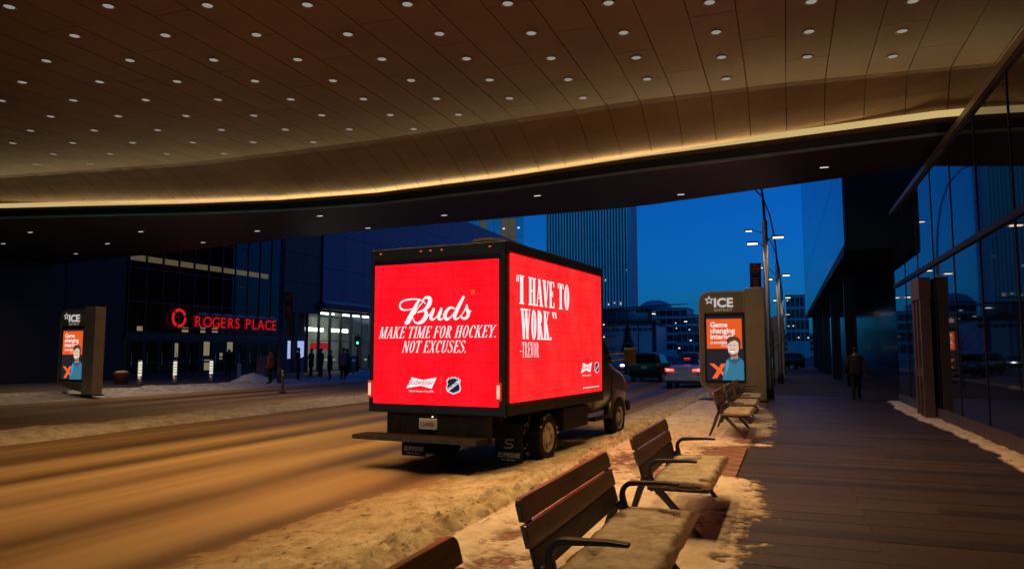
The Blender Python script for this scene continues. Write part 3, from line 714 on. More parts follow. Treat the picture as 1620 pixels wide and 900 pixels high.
# blue clad volume with snow on its ledge
MB().box(-20, .3, 53, 125, 5.36, 17.6).obj('blue_volume', M_CHARCOAL, ar)
bp_ = [MB().box(0, .08, .015, 3.185, .015, 2.985).mesh('cladding_panel', M_BLUECLAD)]
for j in range(22):
    for i in range(4):
        o = link('cladding_panel', bp_[0], ar); o.location = (.31, 53 + 3.2 * j, 5.9 + 3 * i)
MB().box(-.2, .75, 53, 125, 5.36, 5.86).obj('ledge', M_STONE, ar)
MB().loft([[(.4, y_, 5.865), (.4, y_, 5.93 + .22 * q), (.62, y_, 5.95 + .2 * q), (.83 + .08 * q, y_, 5.9 + .08 * q), (.8, y_, 5.78)] for y_, q in [(53 + .6 * k, .75 + .5 * noise.noise((k * .6, 1, 1))) for k in range(100)]]).obj('ledge_snow', M_SNOWCLEAN, ar, True)

# ================================================================ THE LED TRUCK
TA = R(5.95); TWD = 2.373; TL = 4.034; ZB, ZT = .854, 3.336; HW = TWD / 2
tx, ty = -3.751 - math.cos(TA) * HW, 9.956 + math.sin(TA) * HW
truck = thing('advertising_truck', 'black box truck with glowing red LED screens parked along the snowy kerb', 'truck', (tx, ty, 0), -TA)
M_TRUCKBLK = mat('truck black paint', (.014, .013, .012), .32, var=.3, scale=3, bump=.05)
M_CAB = mat('cab bronze grey paint', (.085, .07, .062), .28, .5, var=.25, scale=2.5, coat=.6)
M_DIRTY = mat('dirty black plastic', (.008, .007, .006), .7, color2=(.022, .017, .012), scale=7, spec=.2)
bx_ = MB().box(-HW, HW, 0, TL, ZB, ZT).obj('box_body', M_TRUCKBLK, truck, bevel=.03)
# rear frame, corner posts, bottom rails
MB().box(-HW - .004, HW + .004, -.05, -.002, ZT - .16, ZT + .02).obj('rear_header', M_TRUCKBLK, truck, bevel=.012)
MB().box(-HW - .004, HW + .004, -.05, -.002, ZB - .02, ZB + .115).obj('rear_sill', M_TRUCKBLK, truck, bevel=.012)
for s in (-1, 1): MB().box(*sorted((s * (HW + .004), s * (HW - .075))), -.05, -.002, ZB + .117, ZT - .162).obj('corner_post', M_TRUCKBLK, truck, bevel=.01)
MB().box(HW + .001, HW + .04, -.03, TL + .02, ZB - .01, ZB + .15).obj('side_rail', M_DIRTY, truck, bevel=.01)
MB().box(HW + .001, HW + .045, -.03, TL + .03, ZT - .13, ZT + .025).obj('roof_rail', M_TRUCKBLK, truck, bevel=.012)
MB().box(HW + .001, HW + .04, TL - .03, TL + .03, ZB + .15, ZT - .13).obj('front_post', M_TRUCKBLK, truck)
def uvplane(me, ax):
    u = me.uv_layers.new(name='uv')
    for l in me.loops:
        c = me.vertices[l.vertex_index].co; u.data[l.index].uv = (c[ax], c.z)
LED_R = led('led wall rear', (1.0, .004, .010), (1.0, .006, .014)); LED_S = led('led wall side', (.96, .012, .014), (.97, .018, .018))
SX0, SX1, SZ0, SZ1 = -HW + .075, HW - .125, ZB + .115, ZT - .235
me = MB().box(SX0, SX1, -.045, -.005, SZ0, SZ1).mesh('rear_screen', LED_R); uvplane(me, 0)
rs = link('rear_screen', me, truck)
QY0, QY1, QZ0, QZ1 = .10, TL - .05, ZB + .17, ZT - .145
me = MB().box(HW + .001, HW + .035, QY0, QY1, QZ0, QZ1).mesh('side_screen', LED_S); uvplane(me, 1)
ss = link('side_screen', me, truck)
def small_print(w, h):
    """a line too small to read: a run of word-length dashes"""
    b = MB(); x = 0; r3 = random.Random(5)
    while x < w:
        l = min(r3.uniform(1.2, 4) * h, w - x); poly(b, [(x, 0), (x + l, 0), (x + l, h * .8), (x, h * .8)]); x += l + h * .7
    return b.mesh('small_print', M_WHITEGLOW)
# print on the rear screen: positions from fractions of the screen
def rpos(u, v): return (SX0 + (SX1 - SX0) * u, -.049, SZ1 - (SZ1 - SZ0) * v)
RW, RH = SX1 - SX0, SZ1 - SZ0
def rtext(B, width, u, v, wtarget):
    s = wtarget * RW / width; me = B.mesh('lettering', M_WHITEGLOW); me.transform(Matrix.Scale(s, 4)); put('lettering', me, M_WHITEGLOW, rs, FACE_MY, rpos(u, v))
def hfit(txt, u0, u1, v0, v1, T, t, shear):
    B, w = serif_text(txt, 1, T, t, shear); xs_ = [p[0] for p in B.v]; a, c = min(xs_), max(xs_)
    B.v = [((p[0] - a) / (c - a) * (u1 - u0) * RW, p[1] * (v1 - v0) * RH, 0) for p in B.v]
    put('lettering', B.mesh('lettering', M_WHITEGLOW), M_WHITEGLOW, rs, FACE_MY, rpos(u0, v1))
# zoomed photo box used for measuring: x 62..908, y -98..892 (screen edges)
U = lambda x: (x - 62) / 846; V = lambda y: (y + 98) / 990
hfit('MAKE TIME FOR HOCKEY.', U(98), U(903), V(348), V(430), .105, .042, .22)
hfit('NOT EXCUSES.', U(268), U(706), V(449), V(532), .105, .042, .22)
bud = MB()
for st_ in ([(430, 190, 7), (405, 165, 7), (350, 154, 8), (285, 160, 9), (252, 182, 10), (252, 212, 12), (280, 230, 9), (330, 225, 6), (372, 208, 5)],
            [(392, 160, 9), (372, 185, 18), (340, 250, 28), (312, 305, 30), (296, 322, 20), (284, 316, 8)],
            [(405, 175, 6), (425, 150, 12), (452, 148, 20), (462, 172, 26), (448, 208, 24), (418, 234, 14), (375, 250, 6)],
            [(412, 236, 8), (434, 248, 20), (432, 282, 27), (408, 314, 22), (376, 325, 12), (352, 312, 8), (346, 288, 6)],
            [(418, 172, 5), (380, 215, 6), (356, 262, 6)],
            [(440, 285, 5), (466, 258, 6), (488, 228, 14), (476, 262, 20), (468, 288, 20), (480, 302, 12), (506, 286, 7), (536, 240, 8)],
            [(542, 222, 12), (532, 255, 20), (522, 288, 20), (536, 303, 11), (560, 288, 6), (580, 262, 5)],
            [(632, 232, 8), (604, 222, 12), (578, 242, 18), (564, 276, 22), (576, 301, 18), (602, 290, 8), (634, 248, 6)],
            [(692, 147, 14), (664, 200, 20), (640, 255, 21), (630, 290, 20), (642, 303, 10), (668, 286, 6), (694, 248, 6), (712, 205, 7)],
            [(710, 205, 8), (712, 235, 18), (722, 262, 20), (712, 292, 16), (688, 300, 12), (674, 287, 10)],
            [(708, 282, 5), (738, 248, 7)]):
    sc = RW / 846; scv = RH / 990
    ribbon(bud, [((x - 248) * sc, (325 - y_) * scv, w_ * sc * 1.1) for x, y_, w_ in smooth_pts(st_)])
put('lettering', bud.mesh('lettering', M_WHITEGLOW), M_WHITEGLOW, rs, FACE_MY, rpos(U(248), V(325)))
def flat(pts, m, name, parent, u, v, w, h, posf, face, off=0):
    b = MB(); poly(b, [((x) * w, (y_) * h) for x, y_ in pts]); p = posf(u, v)
    p = (p[0] + (off if face is FACE_PX else 0), p[1] - (off if face is FACE_MY else 0), p[2])
    return put(name, b.mesh(name, m), m, parent, face, p)
BOW = [(.0, 0), (.17, .98), (.56, .76), (1, 1), (.84, .0), (.48, .24)]
SHIELD = [(.5, 0), (.72, .08), (.92, .16), (.98, .34), (.9, .6), (.97, .78), (.84, .84), (.84, .94), (.72, .88), (.6, .98), (.5, .92), (.4, .98), (.28, .88), (.16, .94), (.16, .84), (.03, .78), (.1, .6), (.02, .34), (.08, .16), (.28, .08)]
M_INK = glow('dark screen ink', (.012, .02, .035), 1); M_REDINK = glow('red screen ink', (.75, .0, .012), 1); M_SILVER = glow('silver screen ink', (.62, .68, .72), 1)
def logos(parent, posf, face, u0, v1, wbow, hbow, ush, vsh, wsh, hsh):
    flat(BOW, M_WHITEGLOW, 'bow_tie_logo', parent, u0, v1, wbow, hbow, posf, face)
    me = text_mesh('Budweiser', 1, 0, 'CENTER', .45, sx=1); xs_ = [v.co.x for v in me.vertices]; s = .86 * wbow / (max(xs_) - min(xs_))
    me.transform(Matrix.Diagonal((s, s * 1.2, 1, 1)))
    p = posf(u0, v1); d = (0, -.003, 0) if face is FACE_MY else (.003, 0, 0); al = (1, 0) if face is FACE_MY else (0, 1)
    put('lettering', me, M_REDINK, parent, face, (p[0] + d[0] + al[0] * wbow * .46, p[1] + d[1] + al[1] * wbow * .46, p[2] + hbow * .32))
    me = text_mesh('Official Partner of the NHL', 1, 0, 'LEFT', 0); xs_ = [v.co.x for v in me.vertices]; s = .84 * wbow / max(xs_); me.transform(Matrix.Scale(s, 4))
    put('lettering', me, M_WHITEGLOW, parent, face, (p[0] + al[0] * wbow * .08, p[1] + al[1] * wbow * .08, p[2] - hbow * .32))
    flat(SHIELD, M_SILVER, 'shield_logo', parent, ush, vsh, wsh, hsh, posf, face)
    b = MB(); poly(b, [((.5 + (x - .5) * .84) * wsh, (.5 + (y_ - .5) * .84) * hsh) for x, y_ in SHIELD]); q = posf(ush, vsh)
    put('shield_field', b.mesh('shield_field', M_INK), M_INK, parent, face, tuple(a + c for a, c in zip(q, d)))
    b = MB(); poly(b, [(.1 * wsh, .3 * hsh), (.22 * wsh, .18 * hsh), (.92 * wsh, .66 * hsh), (.8 * wsh, .8 * hsh)])
    put('shield_band', b.mesh('shield_band', M_SILVER), M_SILVER, parent, face, tuple(a + 2 * c for a, c in zip(q, d)))
    me = text_mesh('NHL', 1, 0, 'CENTER'); me.transform(Matrix.Translation((.5 * wsh, .44 * hsh, 0)) @ Matrix.Rotation(math.atan2(.48 * hsh, .7 * wsh), 4, 'Z') @ Matrix.Scale(.34 * wsh, 4))
    put('lettering', me, M_INK, parent, face, tuple(a + 3 * c for a, c in zip(q, d)))
logos(rs, rpos, FACE_MY, U(303), V(781), 209 * RW / 846, 78 * RH / 990, U(574), V(816), 104 * RW / 846, 124 * RH / 990)
flat([(0, 0), (1, 0), (1, 1), (0, 1)], glow('dim red ink', (.55, .06, .03), 1), 'divider', rs, U(541), V(816), .006, 130 * RH / 990, rpos, FACE_MY)
flat([(0, 0), (1, 0), (1, 1), (0, 1)], glow('faulty orange module', (1, .10, .01), 1), 'faulty_module', rs, U(737), V(138), .063, .065, rpos, FACE_MY)
# print on the side screen
def spos(u, v): return (HW + .0375, QY0 + (QY1 - QY0) * u, QZ1 - (QZ1 - QZ0) * v)
QW, QH = QY1 - QY0, QZ1 - QZ0
def sfit(txt, u0, u1, v0, v1, T, t, shear=0):
    B, w = serif_text(txt, 1, T, t, shear); xs_ = [p[0] for p in B.v]; a, c = min(xs_), max(xs_)
    B.v = [((p[0] - a) / (c - a) * (u1 - u0) * QW, p[1] * (v1 - v0) * QH, 0) for p in B.v]
    put('lettering', B.mesh('lettering', M_WHITEGLOW), M_WHITEGLOW, ss, FACE_PX, spos(u0, v1))
sfit('`I', .035, .105, .137, .335, .19, .05)
sfit('HAVE', .145, .405, .137, .335, .165, .05)
sfit('TO', .445, .575, .137, .335, .165, .05)
sfit('WORK.', .072, .372, .365, .575, .165, .05)
sfit('"', .378, .43, .365, .575, .2, .05)
sfit('-TREVOR', .07, .245, .595, .70, .085, .04)
logos(ss, spos, FACE_PX, .715, .835, .145 * QW, .085 * QH, .895, .845, .065 * QW, .10 * QH)
me = small_print(.22 * QW, .022); put('small_print', me, M_WHITEGLOW, ss, FACE_PX, spos(.74, .962))
# lights, roof unit
M_TAIL = glow('lit tail light', (1, .42, .30), 1.5); M_MARK = glow('marker light', (1, .12, .03), .7)
for s, xx in ((-1, -HW + .03), (1, HW - .095)):
    o = MB().box(xx - .045, xx + .045, -.075, -.05, ZB + .20, ZB + .46).obj('tail_light_housing', mat('lit red housing', (.3, .01, .01), .4, emis=(1, .03, .02), estr=.5), truck, bevel=.01)
    MB().box(xx - .022, xx + .022, -.084, -.0755, ZB + .235, ZB + .425).obj('lens', M_TAIL, o, bevel=.004)
for xx in (-1.02, -.27, -.10, .10, .92):
    MB().lathe_x([(0, .008), (.018, .013), (.036, .008)], (xx, -.056, ZT - .05), 8).obj('marker_light', M_MARK, truck)
MB().lathe_z([(.30, 0), (.30, .06), (.26, .11), (.12, .135), (.02, .14)], (.72, .38, ZT + .0), 20).obj('roof_vent', M_RUBBER, truck, True)
# chassis, plate panel, platform, flaps
MB().box(-.85, .93, -.03, .06, .42, ZB - .021).obj('rear_panel', M_DIRTY, truck)
pl = MB().box(-.155, .155, -.055, -.032, .605, .765).obj('number_plate', mat('plate white', (.55, .52, .48), .5), truck, bevel=.006); pl.location = (-.10, 0, 0)
M_PLATEINK = mat('plate ink', (.12, .02, .02), .6)
me = text_mesh('CA·84081', .1, .001, 'CENTER', sx=.62); put('lettering', me, M_PLATEINK, pl, FACE_MY, (0, -.0575, .648))
MB().lathe_z([(.01, 0), (.014, .01), (.008, .02)], (-.02, -.05, .785), 8).obj('plate_lamp', glow('plate lamp', (1, .8, .5), 2.0), truck)
MB().box(-1.20, .92, -.42, -.04, .455, .525).obj('tail_lift_platform', M_DIRTY, truck, bevel=.012)
MB().box(-1.20, .92, -.432, -.422, .46, .52).obj('platform_edge', mat('worn steel edge', (.12, .11, .10), .5, .6, var=.5, scale=20), truck)
for s in (-.55, .55): MB().box(s - .04, s + .04, -.06, 1.4, .45, .60).obj('lift_arm', M_DIRTY, truck)
for s in (-1, 1): MB().box(s * .42 - .045, s * .42 + .045, .1, 5.6, .56, .80).obj('chassis_rail', M_DIRTY, truck)
MB().box(-.95, .95, .3, .36, .70, .85).obj('cross_member', M_DIRTY, truck)
for s in (-1, 1):
    fl = MB().box(s * .86 - .23, s * .86 + .23, .72, .735, .08, .66).obj('mud_flap', M_RUBBER, truck)
    me = text_mesh('SUPREME', .1, .001, 'CENTER', .2, sx=.92, offset=.004); put('lettering', me, mat('flap print', (.5, .44, .36), .7, var=.4, scale=30), fl, FACE_MY, (s * .86, .716, .16))
    b = MB(); ribbon(b, [(x * .1, y_ * .1, .018) for x, y_, _ in smooth_pts([(-.8, .2, 0), (.3, .2, 0), (.75, .5, 0), (.3, .8, 0), (-.2, .8, 0), (-.5, 1.1, 0), (-.2, 1.4, 0), (.9, 1.4, 0)])])
    put('flap_logo', b.mesh('flap_logo', M_ALU), MATS['flap print'], fl, FACE_MY, (s * .86, .716, .285))
    me = small_print(.26, .022); put('small_print', me, MATS['flap print'], fl, FACE_MY, (s * .86 - .13, .716, .115))
MB().box(.62, 1.12, 2.3, 3.5, .42, .80).obj('side_box', M_DIRTY, truck, bevel=.02)
MB().box(-1.12, -.62, 2.3, 3.5, .42, .80).obj('side_box', M_DIRTY, truck, bevel=.02)
M_RIM = mat('dirty alloy', (.62, .56, .48), .45, .45, color2=(.34, .28, .21), scale=9)
def wheel(name, parent, x, y_, r, side, w=.22, snow=True):
    t = MB().lathe_x([(-w / 2, r * .62), (-w / 2, r * .9), (-w * .36, r * .985), (-w * .1, r), (w * .1, r), (w * .36, r * .985), (w / 2, r * .9), (w / 2, r * .62), (0, r * .6), (-w / 2, r * .62)], (0, 0, 0), 36, cap=False)
    for k in range(36):   # tread blocks
        a = 2 * math.pi * k / 36; c, s_ = math.cos(a), math.sin(a)
        for x0, x1 in ((-w * .46, -w * .08), (w * .08, w * .46)):
            vs = []
            for rr in (r * .97, r * 1.012):
                for xx, da in ((x0, -.05), (x1, -.05), (x1, .05), (x0, .05)):
                    vs.append((xx, rr * math.cos(a + da), rr * math.sin(a + da)))
            t.add(vs, [(4, 5, 6, 7), (0, 1, 5, 4), (1, 2, 6, 5), (2, 3, 7, 6), (3, 0, 4, 7)])
    wo_ = thing(name, None, None); wo_.parent = parent; wo_.location = (x, y_, r)
    t.obj('tyre', M_RUBBER, wo_)
    s = side; rm = MB()
    rm.lathe_x([(s * w * .36, r * .61), (s * w * .49, r * .615), (s * w * .49, r * .56), (s * w * .34, r * .52), (s * w * .30, r * .3), (s * w * .42, r * .26), (s * w * .5, r * .2), (s * w * .52, r * .05)], (0, 0, 0), 28)
    rm.obj('rim', M_RIM, wo_, True)
    hb = MB()
    for k in range(8):
        a = 2 * math.pi * k / 8; hb.lathe_x([(s * w * .28, .034), (s * w * .36, .034)], (0, r * .43 * math.cos(a), r * .43 * math.sin(a)), 8, 0)
    hb.obj('rim_holes', M_BLACK, wo_)
    return wo_
for s in (-1, 1):
    wheel('rear_wheel', truck, s * 1.03, 1.611, .385, s); wheel('rear_wheel', truck, s * .74, 1.611, .385, s)
    wheel('front_wheel', truck, s * .90, 5.66, .385, s, .24)
b = MB().tube([(-.9, 1.611, .385), (.9, 1.611, .385)], .07, 8); b.obj('rear_axle', M_DIRTY, truck)
for k in range(26):   # slush caked on the right rear wheels
    pass
sl_ = MB()
for k in range(60):
    a = rnd.uniform(0, 6.28); rr = .36 + rnd.uniform(-.02, .03); xx = rnd.choice((.885, .90, 1.135, .93, .87)); q = rnd.uniform(.012, .035)
    sl_.lathe_z([(q * .6, -q * .6), (q, 0), (q * .6, q * .7)], (xx, 1.611 + rr * math.cos(a), .385 + rr * math.sin(a)), 6)
sl_.obj('wheel_slush', M_SNOWBANK, truck)
# cab
def half_ring(y_, zb, hb, hm, zbelt, hr, zr):
    R_ = [(0, zb), (hb * .85, zb), (hb, zb + .12), (hm, zb + .42), (hm, zbelt), (hr + .03, zr - .13), (hr - .07, zr - .02), (0, zr)]
    return [(x, y_, z) for x, z in R_] + [(-x, y_, z) for x, z in R_[1:-1]][::-1]
CAB = [half_ring(4.09, .50, .93, .98, 1.50, .84, 2.16), half_ring(4.62, .50, .93, .985, 1.50, .84, 2.22), half_ring(4.95, .50, .93, .985, 1.50, .80, 2.12),
       half_ring(5.45, .52, .93, .985, 1.44, .86, 1.62), half_ring(5.58, .55, .93, .985, 1.36, .91, 1.53), half_ring(6.15, .52, .93, .97, 1.28, .89, 1.43), half_ring(6.5, .48, .90, .93, 1.16, .82, 1.30), half_ring(6.6, .50, .84, .86, 1.05, .74, 1.15)]
cb = MB().loft(CAB).obj('cab', M_CAB, truck, True)
sd = cb.modifiers.new('sub', 'SUBSURF'); sd.levels = sd.render_levels = 2
M_CARGLASS = mat('car glass', (.008, .009, .012), .08, spec=.35)
for s in (-1, 1):
    b = MB().add([(s * .998, 4.22, 1.52), (s * .998, 5.34, 1.52), (s * .915, 5.02, 1.99), (s * .885, 4.82, 2.07), (s * .885, 4.22, 2.09)], [(0, 1, 2, 3, 4)]).obj('side_window', M_CARGLASS, truck)
    so = b.modifiers.new('s', 'SOLIDIFY'); so.thickness = .012
    b = MB()
    n = 16
    for k in range(n):
        a0, a1 = math.pi * k / n, math.pi * (k + 1) / n
        b.add([(s * xx, 5.66 + rr * math.cos(a), .40 + rr * math.sin(a)) for a in (a0, a1) for xx, rr in ((.90, .43), (.90, .52), (1.005, .50), (1.005, .43))],
              [(0, 1, 5, 4), (1, 2, 6, 5), (2, 3, 7, 6), (3, 0, 4, 7)])
    b.obj('wheel_arch', M_CAB, truck, True)
    MB().lathe_x([(0, .425), (.012, .425)], (s * .985 - .006, 5.66, .40), 28).obj('wheel_well', M_BLACK, truck)
    mr = MB().tube([(s * .95, 5.28, 1.56), (s * 1.24, 5.36, 1.60)], .022, 6).tube([(s * .95, 5.28, 1.70), (s * 1.24, 5.36, 1.72)], .018, 6).obj('mirror_arm', M_BLACK, truck)
    mh = MB().box(*sorted((s * 1.22, s * 1.47)), 5.34, 5.46, 1.50, 1.84).obj('door_mirror', mat('mirror shell', (.035, .03, .026), .45), truck, bevel=.035)
    MB().box(*sorted((s * 1.245, s * 1.445)), 5.33, 5.339, 1.53, 1.81).obj('mirror_glass', mat('mirror glass', (.3, .25, .18), .15, .9), mh)
    MB().box(*sorted((s * .985, s * 1.005)), 4.3, 4.5, 1.2, 1.24).obj('door_handle', M_BLACK, truck)
    for yy_ in (4.14, 5.27): MB().box(*sorted((s * .97, s * .9895)), yy_, yy_ + .012, .62, 1.34).obj('door_seam', M_BLACK, truck)
    MB().box(*sorted((s * .6, s * .86)), 6.50, 6.62, .90, 1.10).obj('headlight', mat('headlight lens', (.6, .6, .6), .1), truck, bevel=.02)
    MB().box(*sorted((s * .89, s * .95)), 6.3, 6.46, .98, 1.1).obj('marker', mat('red marker', (.5, .02, .02), .3), truck)
MB().box(-.95, .95, 6.48, 6.68, .46, .68).obj('front_bumper', M_DIRTY, truck, bevel=.04)
MB().add([(-.80, 5.05, 2.06), (.80, 5.05, 2.06), (.86, 5.45, 1.64), (-.86, 5.45, 1.64)], [(0, 1, 2, 3)]).obj('windscreen', M_CARGLASS, truck)
for s in (-1, 1): MB().box(*sorted((s * .80, s * .96)), 4.3, 5.15, .40, .47).obj('step', M_DIRTY, truck, bevel=.02)

# ================================================================ BENCHES
def arc(cx_, cz_, r, a0, a1, n=8): return [(cx_ + r * math.cos(R(a0 + (a1 - a0) * k / n)), 0, cz_ + r * math.sin(R(a0 + (a1 - a0) * k / n))) for k in range(n + 1)]
BL = 2.0
def leanx(z): return .27 * (.85 - z)     # back leans: x grows as z falls
def make_bench(label):
    t = thing('park_bench', label, 'bench', (0, 0, 0), 0, 'wooden benches along the pavement')
    def slat(name, z0, z1, m, thick=.032, y0=0, y1=BL, rad=.05, corner=(1, 0)):
        pts = []
        def cnr(cy, cz, a0, a1):
            for k in range(6):
                a = R(a0 + (a1 - a0) * k / 5); pts.append((cy + rad * math.cos(a), cz + rad * math.sin(a)))
        pts += [(y0, z0), (y1, z0)]
        if corner[0]: cnr(y1 - rad, z1 - rad, 0, 90); cnr(y0 + rad, z1 - rad, 90, 180)
        else: pts += [(y1, z1), (y0, z1)]
        n = len(pts); vs = [(leanx(z) + dx, y_, z) for dx in (-thick / 2, thick / 2) for y_, z in pts]
        return MB().add(vs, [tuple(reversed(range(n))), tuple(range(n, 2 * n))] + [(i, (i + 1) % n, n + (i + 1) % n, n + i) for i in range(n)]).obj(name, m, t, bevel=.005)
    slat('back_slat', .735, .85, M_WOOD); slat('back_slat', .607, .719, M_WOOD, corner=(0, 0)); slat('back_panel', .47, .598, M_IRON, .02, .03, BL - .03, corner=(0, 0))
    for k in range(4): MB().box(.16 + .125 * k, .275 + .125 * k, .04, BL - .04, .415, .445).obj('seat_slat', M_WOOD, t, bevel=.004)
    for y_ in (.10, BL - .10):
        pr = [(.09 + .02, y_, .50), (.06, y_, .38), (.005, y_, .22), (-.05, y_, .09), (-.09, y_, .0)]
        MB().strap(pr, .055, [.06, .055, .05, .04, .035]).obj('leg', M_IRON, t, bevel=.006)
        MB().strap([(.12, y_, .50), (.22, y_, .39), (.38, y_, .22), (.50, y_, .09), (.575, y_, .0)], .055, [.065, .06, .05, .042, .035]).obj('leg', M_IRON, t, bevel=.006)
        MB().strap([(.13, y_, .40), (.66, y_, .40)], .05, .03).obj('seat_bearer', M_IRON, t)
        MB().strap([(.10, y_, .47), (.045, y_, .66), (.02, y_, .79)], .05, .022).obj('back_stay', M_IRON, t)
        yo = y_ + (.0)
        p = [(.20, yo, .40), (.165, yo, .47), (.15, yo, .54)] + [(a, yo, c) for a, _, c in arc(.235, .555, .085, 180, 90, 6)] + [(.34, yo, .645), (.46, yo, .65), (.565, yo, .647)]
        MB().strap(p, .06, [.045, .042, .04] + [.036] * 7 + [.03, .026, .018]).obj('armrest', M_IRON, t, bevel=.007)
    MB().box(.15, .17, .1, BL - .1, .37, .41).obj('stretcher', M_IRON, t)
    return t
def seat_snow(t, seed):
    nx, ny = 40, 110; xs_ = lin(.13, .70, nx); ys_ = lin(.0, BL, ny)
    def f(x, y_):
        e = min((x - .14) / .05 + .6 * fbm(y_ * 4, seed), (.67 - x) / .05 + .7 * fbm(y_ * 5, seed + 3), (y_ - .03) / .07 + .5 * fbm(x * 9, seed), (BL - .03 - y_) / .07)
        gap = 0
        for q in (.11, BL - .11): gap = max(gap, 1.6 * math.exp(-((y_ - q) / .035) ** 2) * (1 if x < .3 else 0))
        for g_ in (.155, .28, .405, .53, .655): gap += max(0, .15 + 1.1 * fbm(x * 2, y_ * 1.6, seed + 9)) * math.exp(-((x - g_) / .013) ** 2)
        gap += 1.7 * max(0, fbm(x * 4, y_ * 3, seed) - .17) * 4.5
        e = max(-1, min(1, e)) - gap
        e = max(-1, min(1, e))
        return .444 + .024 * (e ** .5 if e > 0 else e) + .012 * fbm(x * 2.5, y_ * 2.5, seed, 2) + .005 * noise.noise((x * 22, y_ * 22, seed)) + .004 * noise.noise((x * 55, y_ * 55, seed))
    o = field('snow_cover', xs_, ys_, f, M_SEATSNOW, parent=t)
    return o
BL_LAB = ['wooden bench nearest the parked truck rear, only the end of its backrest showing', 'long wooden bench with snowy seat beside the truck rear wheel gap', 'wooden bench with snowy seat next along, opposite the truck front wheel',
          'snow topped bench standing first of three before the tan totem', 'snow topped bench in the middle of three before the tan totem', 'snow topped bench last of three, against the tan totem']
BL_LAB[0] = 'wooden bench at the end of the row farthest from the tan totem'
BL_LAB[1] = 'wooden bench with snowy seat, second in the row counted away from the truck tail end'
BL_LAB[1] = 'wooden bench with long snowy seat, between the row end and the truck side'
BL_LAB[2] = 'wooden bench with snowy seat facing away from the truck cab'
bench0 = make_bench(BL_LAB[0])
spots = [.88, 3.64, 6.62, 14.48, 17.25, 20.0]
benches = [bench0] + [dup(bench0, (0, 0, 0), None, BL_LAB[i]) for i in range(1, 6)]
for i, bt in enumerate(benches):
    bt.location = (-1.32, spots[i], .15); seat_snow(bt, i * 3.7 + 1)

